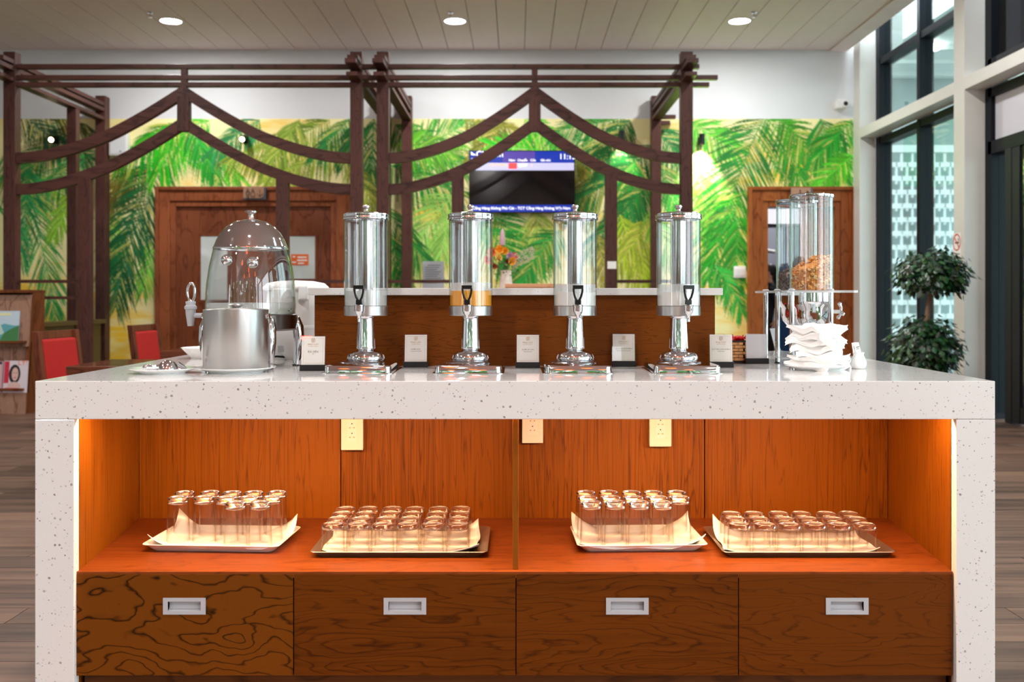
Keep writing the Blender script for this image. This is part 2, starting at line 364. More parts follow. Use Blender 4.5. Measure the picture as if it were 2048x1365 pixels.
def text(name, body, size, mat, parent=None, loc=(0, 0, 0), rot=(90, 0, 0), align='CENTER', bold=0.):
    cu = bpy.data.curves.new(name, 'FONT'); cu.body = body; cu.size = size; cu.align_x = align; cu.align_y = 'CENTER'; cu.resolution_u = 3; cu.offset = bold
    t = bpy.data.objects.new(name, cu); C.objects.link(t)
    me = bpy.data.meshes.new_from_object(t); bpy.data.objects.remove(t); bpy.data.curves.remove(cu)
    me.materials.clear(); me.materials.append(M[mat])
    o = bpy.data.objects.new(name, me); C.objects.link(o); o.parent = parent; o.location = loc; o.rotation_euler = [R(a) for a in rot]
    return o
def lamp(name, kind, loc, energy, color=(1, 1, 1), parent=None, rot=(0, 0, 0), **kw):
    d = bpy.data.lights.new(name, kind); d.energy = energy; d.color = color
    for k, v in kw.items(): setattr(d, k, v)
    o = bpy.data.objects.new(name, d); C.objects.link(o); o.location = loc; o.rotation_euler = rot
    if parent is not None: o.parent = parent
    return o

# ------------------------------------------------------------------ the room
YW = 12.75                                  # back wall
ZC = PZ(100, YW)                            # ceiling height
ZM = PZ(238, YW)                            # top of the mural
XR = 4.27                                   # inner face of the piers on the window side
YB = -7.0                                   # glazed front behind the camera
fl = struct(box_ob('floor', (-10.5, 5.2, YB, 13.2, -.06, -.004), 'floor_base'), 'brown wood plank floor of the lounge')
pm = MB().box(-.5985, .5985, -.0885, .0885, -.004, 0).mesh('floor_plank'); pm.materials.append(M['floor'])
row = 0; yy = 2.5; laid = set()
while yy < 10.9:
    off = (row % 3) * .42
    for side in (-1, 1):
        c = (-1000 if side < 0 else 985) * yy / FPX
        k0 = math.floor((c - 1.1 - off) / 1.2)
        for k in range(k0, k0 + 3):
            x = k * 1.2 + off
            if (side > 0 and x > 4.4) or (row, k) in laid: continue
            laid.add((row, k))
            ob('floor_plank', pm, 'floor', fl, loc=(x, yy, 0))
    yy += .18; row += 1
ydo = YW - .03; DX0, DX1, DZ = PX(1534, ydo), PX(1667, ydo), PZ(375, ydo) - (PX(1534, ydo) - PX(1494, ydo))
wb = struct(ob('wall_back', MB().box(-10.5, DX0, YW, YW + .2, 0, ZC + .1).box(DX1, 4.7, YW, YW + .2, 0, ZC + .1).box(DX0, DX1, YW, YW + .2, DZ, ZC + .1), 'wall'), 'white rear wall above the painted mural')
ml = MB().box(-10.5, DX0, YW - .004, YW - .0005, 0, ZM).box(DX1, PX(1706, YW), YW - .004, YW - .0005, 0, ZM).box(DX0, DX1, YW - .004, YW - .0005, DZ, ZM)
mur = tag(ob('mural', ml, 'mural_base'), 'palm leaf mural in green and yellow painted across the rear wall', 'mural')
def build_mural():
    mb = MB(); rnd = random.Random(3)
    F = [  # base, tip, sag, leaflet length, colour, droop, count
        ((20, 320), (150, 420), 10, 75, (150, 205, 70), .6, 40), ((150, 250), (20, 350), -10, 66, (60, 150, 70), .5, 40),
        ((20, 235), (175, 250), -10, 62, (78, 92, 40), 1.2, 44), ((60, 240), (175, 310), 10, 56, (50, 100, 66), .8, 40),
        ((200, 300), (60, 400), 0, 70, (70, 165, 80), .7, 44), ((10, 300), (112, 645), -22, 80, (62, 162, 80), .65, 60), ((60, 330), (40, 520), 0, 64, (46, 146, 82), .8, 46),
        ((150, 380), (110, 470), 0, 54, (150, 205, 80), .8, 30), ((215, 420), (236, 530), 0, 46, (150, 205, 80), .9, 30),
        ((312, 480), (286, 580), 0, 52, (128, 205, 84), .8, 34), ((250, 330), (220, 420), 0, 50, (112, 100, 40), .7, 32), ((300, 340), (236, 360), 0, 60, (112, 104, 40), 1.1, 36),
        ((330, 320), (226, 560), 16, 92, (28, 108, 52), .55, 70), ((300, 400), (232, 610), 14, 80, (24, 96, 50), .5, 50),
        ((350, 245), (240, 320), -8, 68, (40, 160, 40), .8, 44), ((360, 250), (320, 340), 0, 72, (58, 186, 44), 1.0, 44), ((420, 242), (300, 270), 0, 66, (60, 180, 40), 1., 40),
        ((350, 262), (480, 356), -8, 64, (84, 196, 44), .8, 50), ((380, 250), (430, 350), 0, 60, (44, 156, 52), .9, 40),
        ((520, 240), (430, 300), 0, 60, (44, 136, 70), .8, 40), ((660, 240), (470, 310), -10, 78, (124, 152, 50), .9, 60), ((600, 240), (540, 330), 0, 70, (130, 160, 56), 1., 44), ((690, 290), (540, 350), -8, 62, (150, 176, 70), 1., 50),
        ((700, 238), (640, 300), 0, 66, (28, 124, 46), .9, 40), ((720, 238), (690, 320), 0, 54, (24, 112, 40), 1., 40), ((748, 238), (742, 370), 0, 60, (26, 116, 38), .9, 44), ((700, 330), (760, 430), 0, 50, (156, 170, 70), .7, 36),
        ((800, 310), (940, 240), 8, 74, (70, 168, 56), .3, 48), ((790, 250), (930, 330), 10, 72, (46, 148, 56), .5, 48), ((780, 330), (915, 380), 8, 84, (38, 142, 50), .8, 56), ((790, 290), (900, 300), 0, 66, (110, 190, 60), .4, 40),
        ((910, 390), (826, 510), 10, 84, (150, 208, 104), .6, 54), ((900, 420), (880, 520), 0, 60, (150, 206, 100), .8, 36),
        ((770, 410), (864, 530), 8, 70, (32, 130, 44), .9, 50), ((780, 470), (812, 575), 0, 54, (40, 138, 44), .9, 36), ((745, 440), (760, 560), 0, 50, (46, 140, 48), .9, 36),
        ((930, 240), (1040, 262), 0, 56, (132, 134, 36), .7, 40), ((1010, 250), (946, 310), 0, 50, (124, 130, 36), .8, 36), ((1050, 240), (1110, 300), 0, 66, (70, 200, 44), .5, 44), ((1080, 300), (980, 290), 0, 46, (72, 204, 46), .3, 36),
        ((1250, 236), (1110, 262), 0, 62, (44, 146, 60), .7, 48), ((1140, 300), (1256, 330), 0, 74, (34, 136, 54), .7, 48), ((1260, 240), (1190, 330), 0, 70, (28, 108, 40), .6, 48),
        ((1150, 310), (1164, 450), 0, 52, (156, 146, 56), .5, 40), ((1170, 350), (1140, 440), 0, 44, (150, 140, 50), .6, 30),
        ((1310, 290), (1150, 400), -14, 92, (26, 118, 46), .7, 66), ((1270, 320), (1250, 440), 0, 84, (44, 156, 52), 1., 52), ((1300, 360), (1170, 490), -12, 74, (28, 116, 44), .7, 56),
        ((950, 400), (1060, 520), -10, 86, (44, 156, 54), .6, 60), ((960, 440), (1050, 575), -8, 76, (34, 140, 44), .5, 50), ((1070, 420), (1086, 500), 0, 64, (168, 194, 90), .8, 36),
        ((1120, 460), (1044, 570), 8, 66, (46, 156, 62), .5, 50), ((1240, 430), (1290, 570), 0, 74, (178, 206, 74), .8, 50), ((1300, 440), (1230, 540), 0, 60, (180, 200, 80), .8, 44), ((1196, 470), (1216, 575), 0, 40, (156, 150, 70), .7, 34),
        ((1310, 260), (1376, 330), 0, 64, (50, 142, 66), .6, 44), ((1320, 330), (1360, 430), 0, 60, (58, 156, 54), .7, 40), ((1300, 420), (1360, 540), 0, 50, (120, 190, 70), .7, 36),
        ((1370, 240), (1470, 300), 0, 66, (96, 196, 66), .4, 46), ((1400, 300), (1412, 440), 0, 56, (150, 220, 90), .6, 44), ((1470, 360), (1404, 470), 0, 56, (110, 200, 70), .6, 40),
        ((1530, 236), (1600, 360), -14, 78, (56, 146, 36), .5, 54), ((1560, 240), (1640, 330), -8, 60, (70, 150, 40), .6, 44), ((1528, 236), (1446, 490), 16, 112, (30, 124, 42), .35, 84), ((1490, 380), (1416, 560), 10, 86, (46, 156, 36), .6, 60), ((1480, 430), (1466, 575), 0, 70, (44, 146, 38), .9, 50),
        ((1640, 238), (1680, 340), 0, 74, (30, 132, 42), .6, 50), ((1704, 240), (1630, 320), 0, 66, (46, 156, 44), .7, 46), ((1706, 310), (1630, 376), 0, 50, (96, 204, 56), .4, 40),
        ((1430, 530), (1484, 625), -6, 48, (64, 176, 70), .7, 36),
        ((-160, 260), (-20, 400), 0, 80, (60, 160, 70), .7, 50), ((-60, 240), (-140, 500), 0, 80, (40, 140, 60), .6, 54), ((-320, 300), (-200, 520), 0, 90, (70, 170, 70), .6, 50), ((-480, 260), (-360, 440), 0, 90, (40, 130, 60), .6, 50),
    ]
    # the picture is worked out on a canvas of paint and carried by the vertices of one flat sheet
    X0, X1, Y0, Y1 = -606, 1706, 238, 780; W_, H_ = X1 - X0, Y1 - Y0
    rg = np.random.default_rng(4)
    def vnoise(nx, ny):
        g = rg.random((ny + 2, nx + 2)); u = np.linspace(0, nx, W_); v = np.linspace(0, ny, H_)
        i, j = u.astype(int), v.astype(int); fu, fv = u - i, v - j; fu = fu * fu * (3 - 2 * fu); fv = fv * fv * (3 - 2 * fv)
        a_ = g[j][:, i] * (1 - fu) + g[j][:, i + 1] * fu; b_ = g[j + 1][:, i] * (1 - fu) + g[j + 1][:, i + 1] * fu
        return a_ * (1 - fv)[:, None] + b_ * fv[:, None]
    nz = vnoise(14, 9) * .5 + vnoise(44, 40) * .3 + vnoise(120, 140) * .2
    yy_, xx_ = np.mgrid[0:H_, 0:W_]; yy_ = yy_ + Y0; xx_ = xx_ + X0
    for cx, cy_, rx_, ry_, am in ((865, 425, 40, 25, .35), (1240, 450, 60, 25, .3), (265, 690, 70, 40, .3), (1480, 640, 40, 90, .22), (150, 500, 40, 30, .12), (1000, 245, 40, 12, .25), (640, 240, 60, 10, .2), (1610, 300, 40, 50, .25), (1100, 450, 30, 20, .25)):
        nz = nz - am * np.exp(-((xx_ - cx) / rx_) ** 2 - ((yy_ - cy_) / ry_) ** 2)
    tt = np.clip((nz - .14) / .34, 0, 1)[..., None]
    cv = np.array(lin((252, 206, 50))) * (1 - tt) + np.array(lin((255, 246, 180))) * tt
    cream = np.array(lin((255, 238, 120)))
    def fill(pts, c):
        xs_ = [p[0] - X0 for p in pts]; ys_ = [p[1] - Y0 for p in pts]
        i0, i1, j0, j1 = max(0, int(min(xs_))), min(W_, int(max(xs_)) + 2), max(0, int(min(ys_))), min(H_, int(max(ys_)) + 2)
        if i1 <= i0 or j1 <= j0: return
        gy, gx = np.mgrid[j0:j1, i0:i1]; gx = gx + .5; gy = gy + .5; n = len(pts)
        cr = [(xs_[(k + 1) % n] - xs_[k]) * (gy - ys_[k]) - (ys_[(k + 1) % n] - ys_[k]) * (gx - xs_[k]) for k in range(n)]
        ins = np.logical_or(np.all([q >= 0 for q in cr], axis=0), np.all([q <= 0 for q in cr], axis=0))
        cv[j0:j1, i0:i1][ins] = c
    for i, (a, b, sag, L, col, droop, n) in enumerate(F):
        a = Vector(a); b = Vector(b); d = b - a; pr = Vector((-d.y, d.x)).normalized(); m = (a + b) / 2 + pr * sag * 1.5
        base = np.array([x ** .97 for x in lin(col)]); base = np.clip(base.mean() + (base - base.mean()) * 1.18, .004, 1) * .9
        def pos(t): return a * (1 - t) ** 2 + m * 2 * t * (1 - t) + b * t * t
        def leaf(t, side, shade, k=1.):
            p = pos(t); tg = ((m - a) * (1 - t) + (b - m) * t).normalized()
            an = R(70 - 46 * t + rnd.uniform(-8, 8)) * side
            dr = Vector((tg.x * math.cos(an) - tg.y * math.sin(an), tg.x * math.sin(an) + tg.y * math.cos(an)))
            dr = (dr + Vector((0, droop * .7))).normalized()
            ln = L * (.5 + .5 * math.sin(math.pi * (.2 + .7 * t))) * rnd.uniform(.7, 1.15) * k
            wd = rnd.uniform(.95, 2.1); pp = Vector((-dr.y, dr.x)) * wd
            q = p + dr * ln * .5; tip = p + dr * ln + Vector((0, droop * ln * .2)); q2 = p + dr * ln * .75 + Vector((0, droop * ln * .07))
            fill([p - pp * .4, q - pp, q + pp, p + pp * .4], shade); fill([q - pp, q2 - pp * .8, q2 + pp * .8, q + pp], shade); fill([q2 - pp * .8, tip, q2 + pp * .8], shade)
        n2 = int(n * 1.0)
        for k in range(2 * n2):
            t = (k // 2 + rnd.random()) / n2; side = 1 if k % 2 else -1
            c = base * rnd.uniform(.5, 1.35); g = rnd.random()
            if g < .035: c = c * .35 + cream * .65
            elif g < .14: c = c * .78 + cream * .22
            leaf(t, side, np.minimum(c, 1))
        for k in range(int(n * .22)):
            leaf(rnd.random(), rnd.choice((1, -1)), np.minimum(base * 1.4 + .02, 1) if rnd.random() < .7 else base * .35 + cream * .65, rnd.uniform(.5, .8))
        st = [pos(k / 10) for k in range(11)]; c = np.minimum(base * 1.3 + .02, 1)
        for p, q in zip(st, st[1:]):
            nn = Vector((-(q - p).y, (q - p).x)).normalized() * 1.0; fill([p - nn, q - nn, q + nn, p + nn], c)
    st_ = 2; hh_, ww_ = H_ // st_, W_ // st_
    sm = cv[:hh_ * st_, :ww_ * st_].reshape(hh_, st_, ww_, st_, 3).mean(axis=(1, 3))
    gx = PX(0, YW) + (X0 + (np.arange(ww_) + .5) * st_) * YW / FPX; gz = H - ((Y0 + (np.arange(hh_) + .5) * st_) - VY) * YW / FPX
    gx[-1] = PX(1706, YW); gz[0] = ZM; gz[-1] = max(.01, gz[-1])
    co = np.zeros((hh_, ww_, 3)); co[..., 0] = gx[None, :]; co[..., 1] = YW - .008; co[..., 2] = gz[:, None]
    ix = np.arange(hh_ * ww_).reshape(hh_, ww_)
    fc = np.stack([ix[:-1, :-1], ix[1:, :-1], ix[1:, 1:], ix[:-1, 1:]], -1).reshape(-1, 4)
    fx = gx[fc % ww_].mean(1); fz = gz[fc // ww_].mean(1); fc = fc[~((fx > DX0 - .02) & (fx < DX1 + .02) & (fz < DZ + .02))]
    me = bpy.data.meshes.new('painted_fronds'); nf = len(fc)
    me.vertices.add(hh_ * ww_); me.vertices.foreach_set('co', co.reshape(-1))
    me.loops.add(nf * 4); me.loops.foreach_set('vertex_index', fc.reshape(-1).astype(np.int32))
    me.polygons.add(nf); me.polygons.foreach_set('loop_start', np.arange(0, nf * 4, 4, dtype=np.int32))
    at = me.color_attributes.new('Col', 'FLOAT_COLOR', 'POINT'); al = np.ones((hh_ * ww_, 4), np.float32); al[:, :3] = sm.reshape(-1, 3); at.data.foreach_set('color', al.reshape(-1))
    me.update(calc_edges=True); return me
ob('painted_fronds', build_mural(), 'mural', mur)
# ceiling: boards running away from the camera
cl = struct(box_ob('ceiling', (-10.5, PX(1693, YW), YB, YW + .1, ZC + .012, ZC + .08), 'ceil_gap'), 'beige ceiling of long boards with downlights')
pitch = 50.7 * YW / FPX; seam = PX(1049, YW)
cm = MB().box(.004, pitch - .004, YB, YW, ZC, ZC + .014).mesh('ceiling_board'); cm.materials.append(M['ceil'])
k = -33
while seam + k * pitch < 4.1:
    x = seam + k * pitch
    if x + pitch > 4.25: break
    ob('ceiling_board', cm, 'ceil', cl, loc=(x, 0, 0)); k += 1
box_ob('ceiling_edge_board', (x + .004, PX(1693, YW), YB, YW, ZC - .02, ZC + .014), 'ceil', cl)
struct(box_ob('wall_left', (-10.6, -10.4, YB, 13, 0, ZC + .1), 'wall'), 'white wall far to the side')
# glazed front behind the camera: dark mullions, open to the sky
fr = struct(MB and ob('wall_front', MB().box(-10.4, 4.5, YB - .1, YB, ZC - .5, ZC + .1), 'wall'), 'glazed front wall of the lounge')
box_ob('spandrel', (-10.4, 4.5, YB - .1, YB, 0, .95), 'rack_side', fr)
for k in range(7):
    x = -10.4 + k * 2.5 + 1.15
    box_ob('wall_pier', (x, x + .7, YB - .12, YB + .06, .95, ZC - .5), 'wall', fr)
    box_ob('mullion', (x + 1.55, x + 1.65, YB - .1, YB + .05, .95, ZC - .5), 'frame', fr)
hd = MB(); rh = random.Random(1)  # hedge added out of view so the chrome has green to mirror
for k in range(520):
    x = rh.uniform(-12, 6); z = rh.uniform(0, 4.6); hd.sphere((x, YB - 3 + rh.uniform(-.2, .2), z), rh.uniform(.25, .45), 8, 5)
tag(ob('hedge', hd, plain('hedge_green', (66, 110, 44), .8, noise=.4, nscale=9)), 'unseen green hedge added outside the front windows to mirror in the chrome', 'hedge', kind='stuff')
struct(box_ob('ground_outside', (-60, 60, -60, 60, -.3, -.07), 'ground'), 'paved ground outside the windows')

# window side: piers, transoms, dark frames, glass
def pier(y0, y1): return struct(box_ob('pillar', (XR, XR + .2, y0, y1, 0, ZC + .4), 'pier', bevel=.004), 'white steel pier of the window wall')
for y0 in (12.40, 9.50, 6.55, 3.6, .65, -2.3, -5.2): pier(y0, y0 + .23)
ys = [12.40, 9.73, 9.50, 6.78, 6.55, 3.83, 3.6, .88, .65, -2.07, -2.3, -4.97]
tr = thing('trim_1', None, None); tr['kind'] = 'structure'; tr['label'] = 'white horizontal rails between the window piers'
for i in range(0, 12, 2):
    box_ob('transom', (XR, XR + .2, ys[i + 1] + .002, ys[i] - .002, 3.13, 3.25), 'pier', tr, .003)
def glazing(n, y0, y1, split):
    wn = thing('window_%d' % n, None, None); wn['kind'] = 'structure'; wn['label'] = 'tall window bay with dark frames'
    X0, X1 = XR + .2, XR + .36
    box_ob('window_frame', (X0, X1, y1 - .12, y1, 0, 5.2), 'frame', wn)
    box_ob('window_frame', (X0, X1, y0, y0 + .1, 0, 5.2), 'frame', wn)
    box_ob('window_frame', (X0, X1, split - .04, split + .04, 0, 5.2), 'frame', wn)
    for z in (0, 3.04, 3.26, 4.02, 5.1): box_ob('window_rail', (X0 + .01, X1, y0, y1, z, z + .08), 'frame', wn)
    for a, b in ((y0 + .1, split - .04), (split + .04, y1 - .12)):
        for z0, z1 in ((.08, 3.04), (3.34, 4.02), (4.1, 5.1)): box_ob('pane', (XR + .27, XR + .276, a, b, z0, z1), 'window', wn)
    return wn
glazing(1, 9.73, 12.40, 11.09)
# bay with the dark glass door
dn = thing('door_3', None, None); dn['kind'] = 'structure'; dn['label'] = 'dark framed glass door bay beside the white pier'
for b in ((XR + .2, XR + .36, 9.38, 9.50, 0, 5.2), (XR + .2, XR + .36, 6.78, 6.86, 0, 5.2)): box_ob('door_frame', b, 'frame', dn)
for b in ((XR + .2, XR + .34, 6.78, 9.45, 2.5, 2.62), (XR + .2, XR + .34, 6.78, 9.45, 3.3, 3.4), (XR + .2, XR + .34, 6.78, 9.45, 3.04, 3.12)): box_ob('door_rail', b, 'frame', dn)
box_ob('blind', (XR + .24, XR + .25, 6.86, 9.38, 2.62, 3.05), 'blind', dn)
box_ob('pane', (XR + .27, XR + .275, 9.1, 9.38, .06, 2.5), 'window', dn)
box_ob('door_frame', (XR + .2, XR + .32, 9.0, 9.12, 0, 2.5), 'frame2', dn, .004)
box_ob('door_leaf', (XR + .22, XR + .26, 8.1, 9.0, .02, 2.5), 'dark_glass', dn)
box_ob('kick_rail', (XR + .21, XR + .27, 8.1, 9.0, .02, .16), 'frame2', dn)
box_ob('door_stile', (XR + .205, XR + .275, 8.86, 9.0, .02, 2.5), 'frame2', dn)
box_ob('door_stile', (XR + .205, XR + .275, 8.1, 8.2, .02, 2.5), 'frame2', dn)
box_ob('pane', (XR + .23, XR + .24, 6.86, 8.1, .02, 2.5), 'dark_glass', dn)
fq = MB().box(XR + .212, XR + .218, -.06, .06, -.1, .1).mesh('film_square'); fq.materials.append(M['frost'])
for z in (.5, .95, 1.4, 1.85, 2.2):
    for y in (8.74, 8.5, 8.3): ob('film_square', fq, 'frost', dn, loc=(0, y, z + (.22 if y == 8.5 else 0)))
box_ob('pane', (XR + .27, XR + .275, 6.86, 9.38, 3.4, 5.2), 'dark_glass', dn)
glazing(2, 3.83, 6.55, 5.2); glazing(3, .88, 3.6, 2.2)
# outdoors: soffit, woven screen, ground
so = struct(box_ob('ceiling_canopy', (4.9, 9.5, -8, 21, 5.0, 5.2), 'canopy'), 'pale outdoor canopy soffit beyond the glass')
for k in range(14): box_ob('soffit_batten', (4.9, 9.5, 8 + k * .9, 8.06 + k * .9, 4.94, 5.0), 'canopy', so)
tag(ob('canopy_light', MB().lathe([(0, 0), (.14, 0), (.14, .05), (0, .05)], 20, 6.3, 15.2, 4.93), 'led'), 'round white light in the outdoor canopy', 'light')
struct(box_ob('wall_outside', (4.9, 12, 17.5, 17.7, 0, 5.0), plain('outside_wall', (150, 168, 166), .6)), 'grey green outer wall behind the woven screen')
scn = thing('woven_screen', 'white woven slat screen standing outside the tall window', 'screen', (0, 17.0, 0))
ux = .092
vm_ = MB().box(-.019, .019, -.02, .02, -.15, .15).mesh('upright_slat'); vm_.materials.append(M['screen'])
hm_ = MB().box(-.078, .078, -.03, .01, -.042, .042).mesh('cross_slat'); hm_.materials.append(M['screen'])
for i in range(16):
    for j in range(8):
        x = 6.2 + i * ux; z = .24 + j * .46 + (.23 if i % 2 else 0)
        if z < 3.6: ob('upright_slat', vm_, 'screen', scn, loc=(x, 0, z))
for j in range(15):
    for i in range(8):
        ob('cross_slat', hm_, 'screen', scn, loc=(6.2 + i * 2 * ux + (ux if j % 2 else 0), -.005, .12 + j * .235))
box_ob('screen_frame', (6.02, 6.12, -.06, .06, 0, 3.7), 'screen', scn); box_ob('screen_frame', (6.02, 7.8, -.06, .06, 3.62, 3.74), 'screen', scn)

# ------------------------------------------------------------------ doors in the rear wall
def door_frame(par, x0, x1, ztop, y, mat, wv):
    """three-step moulded casing"""
    for i, (o, dpt) in enumerate(((0, .10), (.045, .075), (wv * .72, .055))):
        a, b = x0 + o, x1 - o; t = (.045, wv * .72 - .045, wv * .28)[i]; zt = ztop - o
        box_ob('casing', (a, a + t, y - dpt, y, 0, zt), mat, par, .006); box_ob('casing', (b - t, b, y - dpt, y, 0, zt), mat, par, .006)
        box_ob('casing', (a + t, b - t, y - dpt, y, zt - t, zt), mat, par, .006)
d1 = thing('door_1', None, None); d1['kind'] = 'structure'; d1['label'] = 'brown wooden double door under the restroom sign'
yd = YW - .03
x0, x1 = PX(315, yd), PX(702, yd); wv = PX(354, yd) - x0
door_frame(d1, x0, x1, PZ(375, yd), yd, 'door_fr', wv)
xm = PX(515, yd); zt = PZ(375, yd) - wv
for a, b, g0, g1, gb in ((x0 + wv, xm - .004, 403, 456, 600), (xm + .004, x1 - wv, 578, 631, 558)):
    lf = box_ob('door_leaf', (a, b, yd - .02, yd + .02, .01, zt), 'door', d1)
    for (c0, c1, e0, e1) in ((PX(g0, yd) - .03, PX(g1, yd) + .03, PZ(473, yd), PZ(473, yd) + .03), (PX(g0, yd) - .03, PX(g1, yd) + .03, PZ(gb, yd) - .03, PZ(gb, yd)),
                             (PX(g0, yd) - .03, PX(g0, yd), PZ(gb, yd), PZ(473, yd)), (PX(g1, yd), PX(g1, yd) + .03, PZ(gb, yd), PZ(473, yd))):
        box_ob('glazing_bead', (c0, c1, yd - .032, yd - .02, e0, e1), 'door', lf)
    box_ob('pane', (PX(g0, yd), PX(g1, yd), yd - .026, yd - .02, PZ(gb, yd), PZ(473, yd)), 'pane', lf)
    hx = b - .1 if b < xm else a + .1
    ob('door_handle', MB().tube([(hx, yd - .02, 1.0), (hx, yd - .07, 1.0), (hx + (-.1 if b < xm else .1), yd - .07, 1.0)], .011, 8), 'chrome_soft', lf)
st_ = tag(box_ob('sticker', (PX(583, yd), PX(618, yd), yd - .03, yd - .0265, PZ(531, yd), PZ(509, yd)), 'orange_st'), 'orange notice sticker on the frosted door pane', 'sticker')
for i, (px, py, ww) in enumerate(((605, 515, 18), (605, 521, 20), (603, 527, 12), (589, 514, 5), (589, 525, 8))):
    box_ob('print_line', (PX(px - ww / 2, yd), PX(px + ww / 2, yd), yd - .031, yd - .030, PZ(py + 1.4, yd), PZ(py - 1.2, yd)), 'white_ink', st_)
def sign_plate(name, label, px0, px1, py0, py1, Y):
    t = thing(name, label, 'sign', (0, 0, 0))
    box_ob('back_plate', (PX(px0, Y), PX(px1, Y), Y - .025, Y, PZ(py1, Y), PZ(py0, Y)), 'slate', t, .004)
    r = PX(px1 - 4, Y); z0 = PZ(py1 - 3, Y); pl = [(PX(px0 + 1, Y), PZ(py0, Y)), (PX(px0 + 1, Y), z0), (r - .05, z0), (r - .015, z0 + .015), (r, z0 + .05), (r, PZ(py0, Y))]
    ob('face_plate', MB().prism(pl, 'Y', Y - .032, Y - .0255), 'copper', t); return t
ysn = yd - .102
sg = sign_plate('restroom_sign', 'copper restroom sign with figures and arrow above the double door', 487, 533, 375, 400, ysn)
def pictogram(par, px, Y, dress):
    c = px; Yf = Y - .034; m = MB()
    def ln(pts): m.tube([(PX(a, Y), Yf, PZ(b, Y)) for a, b in pts], .0035, 6)
    ln([(c - 1, 379), (c + 1, 379), (c + 2, 381), (c + 1, 383), (c - 1, 383), (c - 2, 381), (c - 1, 379)])
    ln([(c - 3, 384), (c + 3, 384)] if not dress else [(c - 2, 384), (c + 2, 384)])
    if dress: ln([(c - 2, 384), (c - 5, 393), (c + 5, 393), (c + 2, 384)]); ln([(c - 2, 393), (c - 2, 397)]); ln([(c + 2, 393), (c + 2, 397)])
    else: ln([(c - 3, 384), (c - 4, 390)]); ln([(c + 3, 384), (c + 4, 390)]); ln([(c - 2, 385), (c - 2, 397), (c, 397), (c, 390)]); ln([(c + 2, 385), (c + 2, 397), (c, 397)])
    ob('pictogram', m, 'ink_black', par)
pictogram(sg, 497, ysn, False); pictogram(sg, 507, ysn, True)
mm = MB()
for pts in (((521, 380), (521, 394)), ((515, 388), (521, 394), (527, 388))): mm.tube([(PX(a, ysn), ysn - .034, PZ(b, ysn)) for a, b in pts], .0035, 6)
ob('arrow', mm, 'ink_black', sg)
d2 = thing('door_2', None, None); d2['kind'] = 'structure'; d2['label'] = 'open brown doorway behind the cereal dispenser'
x0, x1 = PX(1494, yd), PX(1707, yd); wv = PX(1534, yd) - x0
door_frame(d2, x0, x1, PZ(375, yd), yd, 'door_r', wv)
box_ob('door_leaf', (PX(1604, yd), DX1, yd + .06, yd + .10, .01, DZ), 'door_r', d2, .004)
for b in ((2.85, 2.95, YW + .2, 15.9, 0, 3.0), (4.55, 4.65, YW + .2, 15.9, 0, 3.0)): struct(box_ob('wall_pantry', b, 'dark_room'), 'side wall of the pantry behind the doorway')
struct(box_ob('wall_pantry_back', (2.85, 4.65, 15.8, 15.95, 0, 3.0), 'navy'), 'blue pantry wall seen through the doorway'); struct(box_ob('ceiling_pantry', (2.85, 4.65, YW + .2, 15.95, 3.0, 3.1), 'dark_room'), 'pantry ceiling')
yc = 15.3
gc = thing('wall_cabinet', 'grey wall cabinet with white handle seen through the open doorway', 'cabinet')
box_ob('body', (PX(1515, yc), PX(1566, yc), yc, 15.8, PZ(534, yc), PZ(452, yc)), 'grey_cab', gc, .004)
box_ob('door', (PX(1516, yc), PX(1552, yc), yc - .02, yc, PZ(533, yc), PZ(453, yc)), 'grey_cab', gc, .004)
ob('handle', MB().tube([(PX(1531, yc), yc - .03, PZ(500, yc)), (PX(1549, yc), yc - .03, PZ(503, yc))], .02, 8), 'white_pl', gc)
box_ob('soffit_box', (2.96, 4.54, 15.2, 15.79, PZ(449, yc), 2.99), 'blind', gc)
pl_ = thing('pantry_fill_lamp', 'added unseen ceiling lamp lighting the pantry behind the doorway', 'lamp', (3.9, 14.2, 3.0)); ob('diffuser', MB().lathe([(0, -.03), (.12, -.02), (.12, 0)], 20), 'led', pl_); lamp('pantry_fill_light', 'AREA', (0, 0, -.05), 16, (1, .97, .95), pl_, shape='DISK', size=.3)  # lamp added out of view to brighten the pantry
sg2 = sign_plate('kitchen_sign', 'copper sign with dark symbols above the doorway', 1580, 1624, 376, 398, ysn)
for pts in (((1599, 380), (1599, 384)), ((1597, 387), (1601, 387)), ((1599, 389), (1599, 394)), ((1611, 386), (1617, 386)), ((1611, 390), (1619, 390)), ((1613, 382), (1617, 394))): ob('symbol', MB().tube([(PX(a, ysn), ysn - .034, PZ(b, ysn)) for a, b in pts], .007, 6), 'ink_black', sg2)

